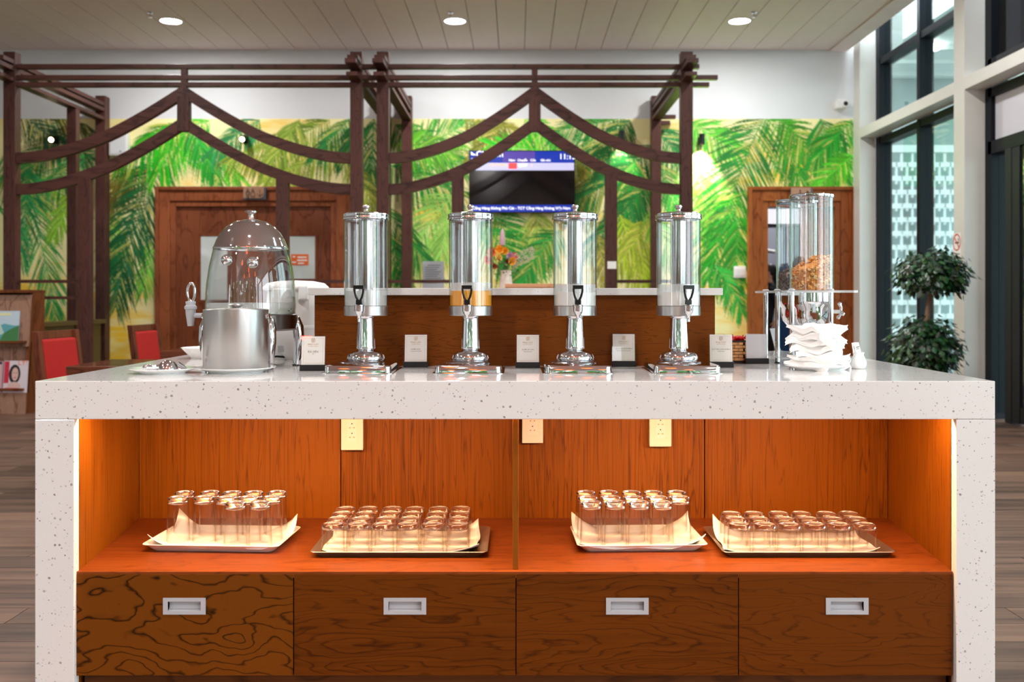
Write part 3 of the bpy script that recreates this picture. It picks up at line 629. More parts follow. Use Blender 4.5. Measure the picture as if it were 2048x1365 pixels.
# ------------------------------------------------------------------ pergolas
YF = 10.3; U = YF / FPX                     # front frame plane and metres per pixel there
def arch_curve(t):
    T = [0, .13, .33, .535, .735, .89, 1]; E = [0, 3, 19, 44, 80, 112, 136]
    for a, b, e, g in zip(T, T[1:], E, E[1:]):
        if t <= b: return e + (g - e) * (t - a) / (b - a)
    return E[-1]
def sm_arch(t): return sum(arch_curve(min(1, max(0, t + d))) for d in (-.06, -.03, 0, .03, .06)) / 5 if t < .94 else arch_curve(t)
def pergola(pxl, pxr, label, ext_l, ext_r, studs, left_part):
    t = thing('pergola', label, 'pergola', (0, 0, 0)); w2 = 12.0; yb = YF + .124
    xl, xr, xc = PX(pxl, YF), PX(pxr, YF), PX((pxl + pxr) / 2, YF)
    pw = w2 * U
    for x in (xl, xr):
        box_ob('front_post', (x - pw, x + pw, YF, yb, 0, PZ(103, YF)), 'pergola', t, .004)
        box_ob('rear_post', (x - pw, x + pw, YW - .2, YW - .05, 0, PZ(103, YF)), 'pergola', t, .004)
        for i, (py, h, pr) in enumerate(((124, 9, .22), (137, 9, .36), (159, 8, .28))):
            z = PZ(py, YF)
            box_ob('side_beam', (x - pw * .9, x + pw * .9, YF - pr, YW - .06, z - h * U / 2, z + h * U / 2), 'pergola_y', t, .003)
    for i, py in enumerate((131, 153, 167.5)):
        z = PZ(py, YF); h = 9 * U
        box_ob('front_rail', (xl - ext_l[i] * U, xr + ext_r[i] * U, YF + .03, YF + .1, z - h / 2, z + h / 2), 'pergola_x', t, .003)
        if ext_r[0] == 26 and i: box_ob('rear_rail_stub', (xr - .05, xr + (48, 34)[i - 1] * U, YW - .17, YW - .1, z - h / 2, z + h / 2), 'pergola_x', t, .003)
    box_ob('king_post', (xc - 6 * U, xc + 6 * U, YF + .035, YF + .09, PZ(190, YF), PZ(127, YF)), 'pergola', t, .003)
    box_ob('king_post', (xc - 12 * U, xc + 12 * U, YF + .010, YF + .1, PZ(262, YF), PZ(192, YF)), 'pergola', t, .003)
    for base in (305, 368):                                   # top edge at the post
        for sd in (-1, 1):
            x0 = xl + pw if sd < 0 else xr - pw; n = 18; top = []; bot = []
            for k in range(n + 1):
                tt = k / n; x = x0 + (xc - x0) * tt; e = sm_arch(tt)
                sl = (sm_arch(min(1, tt + .03)) - sm_arch(max(0, tt - .03))) / ((min(1, tt + .03) - max(0, tt - .03)) * abs(xc - x0) / U)
                th = 21 * math.sqrt(1 + sl * sl)
                top.append((x, PZ(base - e, YF))); bot.append((x, PZ(base - e + th, YF)))
            mb = MB()
            for k in range(n):
                a, b, c, d = top[k], top[k + 1], bot[k + 1], bot[k]
                mb.add([(a[0], YF + .02, a[1]), (b[0], YF + .02, b[1]), (c[0], YF + .02, c[1]), (d[0], YF + .02, d[1]), (a[0], YF + .1, a[1]), (b[0], YF + .1, b[1]), (c[0], YF + .1, c[1]), (d[0], YF + .1, d[1])],
                       [(0, 1, 2, 3), (7, 6, 5, 4), (0, 4, 5, 1), (3, 2, 6, 7)] + ([(0, 3, 7, 4)] if k == 0 else []) + ([(1, 5, 6, 2)] if k == n - 1 else []))
            b_ = bmesh.new(); me = mb.mesh('arch_rail'); b_.from_mesh(me); bmesh.ops.remove_doubles(b_, verts=b_.verts, dist=1e-5); bmesh.ops.recalc_face_normals(b_, faces=b_.faces); b_.to_mesh(me); b_.free()
            ob('arch_rail', me, 'pergola_x', t)
    for px in studs:
        tt = 1 - abs(PX(px, YF) - xc) / (abs(xc - xl) - pw); zt = PZ(368 - sm_arch(tt) + 14, YF)
        box_ob('stud', (PX(px, YF) - 12 * U, PX(px, YF) + 12 * U, YF + .015, YF + .11, 0, zt), 'pergola', t, .003)
    for a, b in ((pxl + 12, studs[0] - 12), (studs[1] + 12, pxr - 12)):
        for py in (563, 596): box_ob('low_rail', (PX(a, YF), PX(b, YF), YF + .04, YF + .08, PZ(py + 3.2, YF), PZ(py - 3.2, YF)), 'pergola_x', t)
    return t
pl = pergola(18, 712, 'dark wood pergola bay framing the restroom door', (14, 14, 14), (54, 54, 54), (166, 563), True)
box_ob('side_stud', (PX(18, YF) - .06, PX(18, YF) + .05, 11.75, 11.86, 0, PZ(160, YF)), 'pergola', pl, .003)
box_ob('side_panel', (PX(18, YF) - .03, PX(18, YF) + .03, 10.45, 12.5, 0, .82), 'olive', pl)
box_ob('side_ledge', (PX(18, YF) - .1, PX(18, YF) + .09, 10.45, 12.53, .82, .87), 'olive', pl, .004)
pr = pergola(765, 1374, 'dark wood pergola bay in front of the television', (0, 0, 0), (26, 63, 46), (915, 1223), False)
tag(box_ob('paper_label', (PX(1215, YF), PX(1233, YF), YF + .009, YF + .0145, PZ(538, YF), PZ(523, YF)), 'paper'), 'small white paper label stuck on the pergola stud', 'label')

# ------------------------------------------------------------------ rear wall fittings
def screen_tv():
    Y = YW - .12; t = thing('television', 'flat screen television showing a flight board on the mural wall', 'television')
    box_ob('casing', (PX(938, Y), PX(1150, Y), Y, Y + .06, PZ(426, Y), PZ(301, Y)), 'tv', t, .004)
    box_ob('wall_bracket', (PX(1000, Y), PX(1090, Y), Y + .06, Y + .115, PZ(400, Y), PZ(330, Y)), 'black', t)
    def r(nm, a, b, c, d, mat, e=.002): return box_ob(nm, (PX(a, Y), PX(b, Y), Y - e, Y - e + .0015, PZ(d, Y), PZ(c, Y)), mat, t)
    r('screen_header', 940, 1148, 303, 326, 'tvblue'); r('screen_header_glow', 1005, 1070, 303, 325, 'tvpurple', .003)
    r('screen_row', 940, 1148, 326, 341, 'tvrow'); r('screen_footer', 940, 1148, 410, 424, 'tvblue'); r('screen_logo', 1017, 1034, 326.5, 338, 'tvred', .004)
    Z = Y - .005
    for body, px, py, sz, mt, al in (('Chuyến', 952, 309, 17, 'tvtext', 'LEFT'), ('Giờ', 942, 320, 8, 'tvtext', 'LEFT'), ('Hãng', 1024, 321, 6.2, 'tvtext', 'CENTER'), ('Chuyến', 1045, 321, 6.2, 'tvtext', 'CENTER'),
                                     ('Cửa', 1066, 321, 6.2, 'tvtext', 'CENTER'), ('Ghi chú', 1091, 321, 6.2, 'tvtext', 'CENTER'), ('11:15', 1118, 314, 15, 'tvtext', 'LEFT'), ('Hồ Chí Minh', 996, 330, 6.5, 'tvyel', 'CENTER'),
                                     ('VJ387', 1045, 331, 8, 'tvtext', 'CENTER'), ('1', 1063, 331, 8, 'tvyel', 'CENTER'), ('Cảng Hàng Không Phù Cát - TCT Cảng Hàng Không Việt Nam', 1043, 417, 7.6, 'tvtext', 'CENTER')):
        text('screen_text', body, sz * Y / FPX, mt, t, (PX(px, Y), Z, PZ(py, Y)), align=al, bold=.0008)
    ob('plane_icon', MB().prism([(PX(a, Y), PZ(b, Y)) for a, b in ((941, 304), (944, 305), (947, 308), (951, 309), (951, 311), (942, 310), (943, 308))], 'Y', Z, Z + .001), 'tvtext', t)
screen_tv()
def wall_spot(px, py, label, mode, pw=70):
    Y = YW - .12; c = P(px, py, Y); t = thing('wall_spotlight', label, 'spotlight', c, group='black spotlights on the mural wall')
    box_ob('wall_plate', (-.03, .03, .09, .112, -.05, .05), 'black', t, .003)
    ob('arm', MB().tube([(0, .1, 0), (0, .03, 0)], .012, 8), 'black', t)
    if mode == 'down':
        ob('barrel', MB().lathe([(0, .075), (.036, .075), (.036, -.06), (.031, -.06), (.031, -.045), (0, -.045)], 20), 'black', t, 35)
        ob('bulb', MB().lathe([(0, -.044), (.029, -.044), (0, -.05)], 16), 'bulb', t)
        lamp('spot', 'SPOT', (0, 0, -.07), pw, (1, .95, .85), t, (R(18), 0, 0), spot_size=R(80), spot_blend=.6, shadow_soft_size=.03)
    else:
        m = Matrix.Rotation(R(-78), 4, 'X') @ Matrix.Rotation(R(mode), 4, 'Y')
        m = Matrix.Rotation(R(mode), 4, 'Z') @ Matrix.Rotation(R(-70), 4, 'X')
        ob('barrel', MB().lathe([(0, .075), (.036, .075), (.036, -.06), (.033, -.06), (.033, -.055), (0, -.055)], 20, m=m), 'black', t, 35)
        ob('bulb', MB().lathe([(0, -.054), (.032, -.054), (0, -.075)], 16, m=m), 'bulb', t)
wall_spot(105, 278, 'lit spotlight facing out beside the corner of the first pergola bay', 6)
wall_spot(487, 277, 'lit spotlight shining out under the arch left of the restroom sign', -4)
wall_spot(1243, 274, 'black spotlight pointing down behind the second pergola arch', 'down', 12)
wall_spot(1404, 280, 'black spotlight washing the mural beside the pergola end', 'down', 110)
Y = YW - .01
sp = thing('wall_speaker', 'white box loudspeaker on the mural behind the pergola', 'speaker')
box_ob('cabinet', (PX(225, Y), PX(262, Y), Y - .12, Y - .02, PZ(314, Y), PZ(262, Y)), 'white_pl', sp, .01); box_ob('grille', (PX(228, Y), PX(259, Y), Y - .126, Y - .12, PZ(311, Y), PZ(265, Y)), 'wall', sp, .003)
ob('logo_dot', MB().lathe([(0, 0), (.016, 0), (.016, .004), (0, .004)], 12, m=Matrix.Translation(P(241, 303, Y - .127)) @ Matrix.Rotation(R(90), 4, 'X')), 'alu', sp)
cc = thing('security_camera', 'white security camera high on the rear wall near the corner', 'camera', P(1685, 209, YW - .1))
ob('wall_base', MB().lathe([(0, 0), (.07, 0), (.07, .03), (0, .03)], 20, m=Matrix.Translation((-.03, .1, 0)) @ Matrix.Rotation(R(90), 4, 'X')), 'white_pl', cc, 40)
ob('body', MB().box(-.09, .05, -.04, .07, -.06, .06), 'white_pl', cc, bevel=.02)
ob('lens', MB().lathe([(0, 0), (.052, 0), (.046, .03), (0, .04)], 20, m=Matrix.Translation((0.02, -.035, 0)) @ Matrix.Rotation(R(90), 4, 'X')), 'white_pl', cc, 40)
ob('lens_glass', MB().sphere((0.02, -.055, 0), .032, 16, 10), 'black', cc, 60)
sw = thing('light_switch', 'white double light switch beside the doorway', 'switch')
box_ob('plate', (PX(1467, Y), PX(1491, Y), Y - .02, Y - .003, PZ(556, Y), PZ(533, Y)), 'white_pl', sw, .003)
for a, b in ((1469, 1478), (1480, 1489)): box_ob('rocker', (PX(a, Y), PX(b, Y), Y - .026, Y - .02, PZ(552, Y), PZ(537, Y)), 'white_pl', sw, .002)
# downlights and sprinklers
def downlight(x, y, label):
    t = thing('ceiling_downlight', label, 'downlight', (x, y, ZC), group='round ceiling downlights')
    ob('rim', MB().lathe([(.132, .002), (.135, -.006), (.12, -.012), (.115, -.004), (.115, .002)], 28), 'led_rim', t, 40)
    ob('diffuser', MB().lathe([(0, -.008), (.116, -.006), (.116, 0)], 28), 'led', t)
    lamp('glow', 'AREA', (0, 0, -.02), 26, (1, .98, .96), t, shape='DISK', size=.22)
    return t
YL = (ZC - H) * FPX / (595 - 41)
for px, nm in ((342, 'above the first pergola bay'), (910, 'in the middle of the row of three'), (1479, 'nearest the window wall')):
    downlight(PX(px, YL), YL, 'round lit ceiling downlight ' + nm)
    x, y = PX(px, YL) + (-.12 if px < 600 else -.03 if px < 1200 else .09), YL - .62 + .55
    t = thing('sprinkler', 'small chrome sprinkler head by the downlight ' + nm, 'sprinkler', (x, (ZC - H) * FPX / (595 - 25), ZC), group='ceiling sprinklers')
    ob('flange', MB().lathe([(0, 0), (.035, 0), (.03, -.01), (0, -.012)], 14), 'chrome_soft', t, 40); ob('head', MB().lathe([(0, -.01), (.008, -.01), (.008, -.05), (.022, -.052), (.022, -.057), (0, -.058)], 12), 'chrome_soft', t, 40)
for yl, rw in ((YL - 3.25, 'second'), (YL - 6.5, 'third'), (YL - 9.75, 'fourth'), (YL - 13, 'fifth')):
    for px, wh in ((342, 'farthest from the windows'), (910, 'in the middle'), (1479, 'nearest the windows')): downlight(PX(px, YL), yl, 'round ceiling downlight, %s row from the mural, %s' % (rw, wh))
# orange pendants over the seats behind the viewer, seen in the chrome
for x, y, z in ((-1.6, -.6, 3.0), (-.8, .2, 3.15), (-.2, -1.2, 2.9), (.7, -.3, 3.1), (1.4, -1.4, 2.9), (.2, -2.4, 3.0), (-1.2, -2.6, 2.95)):
    t = thing('pendant_lamp', 'orange pendant lamp mirrored in the chrome dome lid', 'lamp', (x, y, z), group='orange pendant lamps')
    ob('shade', MB().lathe([(.02, .16), (.05, .15), (.13, .09), (.17, 0), (.16, -.05), (.12, -.08)], 20), 'pend', t, 60); ob('cable', MB().tube([(0, 0, .15), (0, 0, ZC - z)], .004, 6), 'black', t)

# ------------------------------------------------------------------ island: quartz worktop, cabinet, raised bar
XL, XRt, YK, ZT = -964 * S, 956.5 * S, 4.28, .91
APH = 76.5 * S
wt = thing('quartz_worktop', 'white speckled quartz worktop with deep front apron and waterfall legs', 'worktop')
ob('top_slab', MB().prism([(D, ZT - APH), (D, ZT), (YK, ZT), (YK, ZT - .02), (D + .025, ZT - .02), (D + .025, ZT - APH)], 'X', XL, XRt), 'quartz', wt, bevel=.002)
lw_ = 78 * S; zl = ZT - APH - .0007
box_ob('leg_front', (XL, XL + lw_, D, D + .032, 0, zl), 'quartz', wt, .0015); box_ob('leg_front', (XRt - lw_, XRt, D, D + .032, 0, zl), 'quartz', wt, .0015)
box_ob('end_slab', (XL, XL + .013, D + .0325, YK, 0, ZT - .0204), 'quartz', wt); box_ob('end_slab', (XRt - .013, XRt, D + .0325, YK, 0, ZT - .0204), 'quartz', wt)
box_ob('rear_slab', (XL + .0135, XRt - .0135, YK - .02, YK - .001, 0, ZT - .0204), 'quartz', wt)
ZS, YN = .369, 3.50                          # shelf height, niche back
cb = thing('cabinet', 'brown wood cabinet with open lit niche over four drawers', 'cabinet')
def wedge(name, xf, xb, th, mat):
    ob(name, MB().prism([(xf, D + .033), (xb, YN), (xb + th, YN), (xf + th, D + .033)], 'Z', .02, ZT - .022), mat, cb)
wedge('side_panel', -876 * 1.0113 * S, -756 * 1.25 * S, -.009, 'cab'); wedge('side_panel', 868 * 1.0113 * S, 742 * 1.25 * S, .009, 'cab')
xs = [-756 * 1.25 * S + .001, -.62, -.013, .013 - .026, .66, 742 * 1.25 * S - .001]
for a, b in ((xs[0], -.622), (-.618, -.013), (-.013, .658), (.662, xs[5])): box_ob('back_board', (a, b, YN + .001, YN + .016, .02, ZT - .022), 'cab', cb)
box_ob('divider', (-.0125, .0045, D + .036, YN - .0005, ZS + .0005, ZT - .022), 'cab', cb, .001)
sh = [(-882 * 1.006 * S, D + .016), (871 * 1.006 * S, D + .016), (868 * 1.0113 * S, D + .033), (742 * 1.25 * S, YN), (-756 * 1.25 * S, YN), (-876 * 1.0113 * S, D + .033)]
ob('shelf', MB().prism(sh, 'Z', ZS - .018, ZS), 'shelf', cb, bevel=.001)
yf = D + .015; rr = yf / D * S
box_ob('carcass', (-1.236, 1.226, yf + .022, YN, .07, ZS - .019), 'gap', cb)
box_ob('kickboard', (-1.236, 1.226, yf + .03, yf + .045, 0, .075), 'kick', cb)
hx = (369, 810, 1254.5, 1694)
for i, (a, b) in enumerate(((152.5, 586), (588.5, 1031), (1033, 1476), (1478, 1904.5))):
    x0, x1 = (a - VX) * rr, (b - VX) * rr; z0, z1 = PZ(1352, yf), PZ(1149.5, yf)
    c = (hx[i] - VX) * rr; zc = PZ(1213, yf); hw, hh = 42.5 * rr, 16.5 * rr
    # front with an opening behind the recessed pull
    m = MB(); iw, ih = 33 * rr, 9.5 * rr
    xs_, zs_ = [x0, c - iw, c + iw, x1], [z0, zc - ih, zc + ih, z1]
    for p in range(3):
        for q in range(3):
            if (p, q) != (1, 1): m.box(xs_[p], xs_[p + 1], yf, yf + .019, zs_[q], zs_[q + 1])
    me = m.mesh('drawer'); b_ = bmesh.new(); b_.from_mesh(me); bmesh.ops.remove_doubles(b_, verts=b_.verts, dist=1e-5)
    cen = {}
    for f in list(b_.faces):
        kk = tuple(round(v, 5) for v in f.calc_center_median()); cen.setdefault(kk, []).append(f)
    bmesh.ops.delete(b_, geom=[f for l in cen.values() if len(l) > 1 for f in l], context='FACES'); bmesh.ops.recalc_face_normals(b_, faces=b_.faces); b_.to_mesh(me); b_.free()
    dr = ob('drawer', me, 'drawer' if i == 0 else 'drawer2', cb)
    m = MB(); X_, Z_ = [c - hw, c - iw, c + iw, c + hw], [zc - hh, zc - ih, zc + ih, zc + hh]
    for p in range(3):
        for q in range(3):
            if (p, q) != (1, 1): m.box(X_[p], X_[p + 1], yf - .003, yf, Z_[q], Z_[q + 1])
    h = ob('pull_handle', m, 'alu', dr)
    m = MB(); n = 8
    for q in range(n):
        a0, a1 = math.pi * q / n, math.pi * (q + 1) / n
        m.add([(c - iw, yf - .001 + .014 * math.sin(a0), zc - ih * math.cos(a0)), (c + iw, yf - .001 + .014 * math.sin(a0), zc - ih * math.cos(a0)),
               (c + iw, yf - .001 + .014 * math.sin(a1), zc - ih * math.cos(a1)), (c - iw, yf - .001 + .014 * math.sin(a1), zc - ih * math.cos(a1))], [(0, 1, 2, 3)])
    for x in (c - iw, c + iw): m.add([(x, yf - .001 + .014 * math.sin(math.pi * q / n), zc - ih * math.cos(math.pi * q / n)) for q in range(n + 1)], [tuple(range(n + 1))])
    ob('finger_cup', m, 'alu', h, 30)
# warm LED strip tucked behind the apron
ledt = thing('led_strip', 'warm LED strip hidden behind the quartz apron over the niche', 'light')
for a, b in ((-1.2, -.03), (.03, 1.19)):
    box_ob('strip', (a, b, D + .027, D + .037, ZT - APH + .02, ZT - APH + .03), 'warm', ledt)
    lamp('strip_light', 'AREA', ((a + b) / 2, D + .052, ZT - APH + .03), 7.0, (1, .64, .33), ledt, (R(14), 0, 0), shape='RECTANGLE', size=b - a, size_y=.02)
# sockets under the top
for px0, px1, py, label in ((682, 726, 901, 'cream double socket on the niche back over the first steel tray'), (1044, 1086, 887, 'cream socket beside the niche divider'), (1299, 1343, 894, 'cream double socket on the niche back over the second white tray')):
    y = YN - .034; t = thing('power_socket', label, 'socket', group='sockets in the niche'); x0, x1 = PX(px0, y), PX(px1, y); z0 = PZ(py, y); xc = (x0 + x1) / 2
    box_ob('box', (x0 + .002, x1 - .002, y + .008, YN, z0 + .002, z0 + .116), 'socket', t); box_ob('face_plate', (x0, x1, y, y + .008, z0, z0 + .118), 'socket', t, .002)
    box_ob('insert', (xc - .016, xc + .016, y - .001, y, z0 + .03, z0 + .104), 'white_pl', t)
    for zz in (.045, .078):
        for dx, dz, w_, h_ in ((-.007, 0, .005, .004), (.007, 0, .005, .004), (0, .014, .004, .0035)):
            box_ob('socket_hole', (xc + dx - w_ / 2, xc + dx + w_ / 2, y - .0016, y - .001, z0 + zz + dz - h_ / 2, z0 + zz + dz + h_ / 2), 'gap' if dz else 'ink_gold', t)
# raised bar
YP = 3.42
rb = thing('raised_bar', 'brown wood bar block with white quartz ledge behind the drink dispensers', 'bar')
box_ob('panel', (PX(629, YP), PX(1430, YP), YP, YP + .3, ZT, 1.1525), 'bar', rb, .001)
box_ob('ledge', (PX(616, YP - .03), PX(1446, YP - .03), YP - .03, YP + .34, 1.153, 1.1775), 'quartz', rb, .002)

# ------------------------------------------------------------------ trays, liners and glasses in the niche
def rrect(w_, d_, r, n=5):
    pts = []
    for cx, cy_, a0 in ((w_ / 2 - r, d_ / 2 - r, 0), (-w_ / 2 + r, d_ / 2 - r, 90), (-w_ / 2 + r, -d_ / 2 + r, 180), (w_ / 2 - r, -d_ / 2 + r, 270)):
        for k in range(n + 1): a = R(a0 + 90 * k / n); pts.append((cx + r * math.cos(a), cy_ + r * math.sin(a)))
    return pts
def loft(levels, close_bottom=True, close_top=False):
    m = MB(); n = len(levels[0][0]); vs = [(x, y, z) for pl_, z in levels for x, y in pl_]; fs = []
    for i in range(len(levels) - 1):
        for k in range(n): fs.append((i * n + k, i * n + (k + 1) % n, (i + 1) * n + (k + 1) % n, (i + 1) * n + k))
    if close_bottom: fs.append(tuple(range(n))[::-1])
    if close_top: fs.append(tuple((len(levels) - 1) * n + k for k in range(n)))
    return m.add(vs, fs)
def tray(name, label, x, y, rz, w_, d_, h, mat, flare, r, lip):
    lv = [(rrect(w_ - 2 * flare, d_ - 2 * flare, r), 0), (rrect(w_ - 2 * flare + .006, d_ - 2 * flare + .006, r), .002), (rrect(w_ - .012, d_ - .012, r), h - .003), (rrect(w_, d_, r), h), (rrect(w_ - .002, d_ - .002, r), h + lip),
          (rrect(w_ - .016, d_ - .016, r), h + lip - .002), (rrect(w_ - 2 * flare - .004, d_ - 2 * flare - .004, r), .005)]
    o = tag(ob(name, loft(lv, True, True), mat, smooth=35, loc=(x, y, ZS)), label, 'tray'); o.rotation_euler = (0, 0, rz); return o
def liner(label, x, y, rz, w_, d_, z, seed, corners):
    rn = random.Random(seed); nx, ny = 22, 14; vs = []; fs = []
    for j in range(ny + 1):
        for i in range(nx + 1):
            u, v = i / nx, j / ny; e = min(u, 1 - u) * w_; g = min(v, 1 - v) * d_
            h = .0012 * math.sin(u * 21 + seed) * math.sin(v * 13)
            h += max(0, .03 - e) * .28 + max(0, .03 - g) * .22
            for cu, cv, amt in corners:
                dd = math.hypot((u - cu) * w_, (v - cv) * d_); h += amt * max(0, 1 - dd / .11) ** 1.6
            h += .003 * (1 + math.sin(u * 17 + seed * 2)) * (max(0, 1 - g / .02)) * .5
            vs.append(((u - .5) * w_ + .004 * math.sin(v * 9 + seed) * (1 if u in (0, 1) else 0), (v - .5) * d_ + .004 * math.sin(u * 11 + seed), h))
    for j in range(ny):
        for i in range(nx): a = j * (nx + 1) + i; fs.append((a, a + 1, a + nx + 2, a + nx + 1))
    o = tag(ob('napkin_liner', MB().add(vs, fs), 'tissue', smooth=60, loc=(x, y, z)), label, 'napkin'); o.rotation_euler = (0, 0, rz)
    sd = o.modifiers.new('thickness', 'SOLIDIFY'); sd.thickness = .0012; sd.offset = 1
    return o
tray('white_tray', 'white melamine tray of tall glasses nearest the left quartz leg', -.925, 3.145, R(-3), .425, .27, .024, 'white_mel', .028, .02, .0015)
liner('white paper liner under the tall glasses by the left quartz leg', -.925, 3.15, R(-4), .40, .25, ZS + .0062, 1, ((0, 1, .055), (1, 1, .045), (0, 0, .028), (1, 0, .004)))
tray('steel_tray', 'worn steel tray of short tumblers left of the divider', PX(797, 2.96), 3.125, R(0), .531, .335, .018, 'steel_tray', .022, .018, .0015)
liner('white paper liner under the tumblers left of the divider', -.355, 3.115, R(1), .47, .27, ZS + .0062, 2, ((1, 1, .03), (1, 0, .014)))
tray('white_tray', 'white melamine tray of tall glasses right of the divider', .378, 3.15, R(2), .40, .27, .024, 'white_mel', .028, .02, .0015)
liner('white paper liner under the tall glasses right of the divider', .378, 3.15, R(2), .385, .255, ZS + .0062, 3, ((0, 1, .05), (1, 1, .05), (1, 0, .034), (0, 0, .01)))
tray('steel_tray', 'worn steel tray of short tumblers nearest the right quartz leg', .872, 3.125, R(0), .518, .335, .018, 'steel_tray', .022, .018, .0015)
liner('white paper liner under the tumblers nearest the right quartz leg', .86, 3.1, R(-1.5), .46, .25, ZS + .0062, 4, ((0, 1, .05), (1, 0, .008)))
def glass_proto(h, rr_, rb_, tb):
    """upturned: the open rim stands on the liner, the thick base is on top"""
    wl = MB().lathe([(rr_, 0), (rr_ - (rr_ - rb_) * .5, h * .5), (rb_, h - tb), (rb_ * .985, h - tb * .55), (rb_ - .0018, h - tb * .75), (rr_ - (rr_ - rb_) * .5 - .0022, h * .5), (rr_ - .002, 0.0004), (rr_, 0)], 28).mesh('wall', 50)
    wl.materials.append(M['tumbler'])
    bs = MB().lathe([(0, h - tb), (rb_ * .8, h - tb), (rb_ * .965, h - tb * .9), (rb_ * .985, h - tb * .5), (rb_ * .96, h - .004), (rb_ * .86, h), (rb_ * .7, h - .001), (rb_ * .5, h - .004), (0, h - .005)], 28).mesh('thick_base', 50)
    bs.materials.append(M['tumbler_base'])
    return wl, bs
TALL = glass_proto(.136, .0365, .0320, .021); SHORT = glass_proto(.085, .0362, .0335, .016)
ORD = ['first', 'second', 'third', 'fourth', 'fifth', 'sixth']
def glass(kind, x, y, z, label, group):
    t = thing('tall_glass' if kind is TALL else 'short_tumbler', label, 'glass', (x, y, z), random.uniform(0, 6), group)
    ob('wall', kind[0], None, t); ob('thick_base', kind[1], None, t)
ZG = ZS + .0092
rowsT1 = (('front', 3.07, (-.868, -.793)), ('middle', 3.15, (-1.0725, -.9916, -.919, -.849, -.779)), ('back', 3.232, (-1.079, -.998, -.925, -.8555, -.782)))
for rn_, y, xs_ in rowsT1:
    for i, x in enumerate(xs_): glass(TALL, x, y + .004 * math.sin(i * 2.1), ZG, 'tall upturned glass, %s from left in %s row, white tray by left leg' % (ORD[i], rn_), 'tall glasses by the left leg')
def rx(pxs, Y): return [PX(p, Y) for p in pxs]
for rn_, y, xs_ in (('front', 3.075, rx((1183, 1231, 1278.5, 1324), 3.075)), ('middle', 3.15, rx((1176, 1222.5, 1267.7, 1316, 1360), 3.15)), ('back', 3.236, rx((1171.8, 1217, 1262.4, 1306, 1353), 3.236))):
    for i, x in enumerate(xs_): glass(TALL, x, y + .003 * math.sin(i * 1.7), ZG, 'tall upturned glass, %s from left in %s row, white tray by divider' % (ORD[i], rn_), 'tall glasses by the divider')
for j, (rn_, y) in enumerate((('front', 3.0), ('second', 3.075), ('third', 3.15), ('back', 3.226))):
    for i in range(6): glass(SHORT, -.555 + .075 * i + .002 * math.sin(i * 3 + j), y + .002 * math.cos(i * 2 + j), ZG, 'short upturned tumbler, %s from left in %s row, steel tray left of divider' % (ORD[i], rn_), 'tumblers left of the divider')
for j, (rn_, y) in enumerate((('front', 3.0), ('middle', 3.076), ('back', 3.152))):
    for i in range(6): glass(SHORT, .670 + .003 * j + .0752 * i + .002 * math.sin(i * 3 + j), y + .002 * math.cos(i * 2 + j), ZG, 'short upturned tumbler, %s from left in %s row, steel tray by right leg' % (ORD[i], rn_), 'tumblers by the right leg')

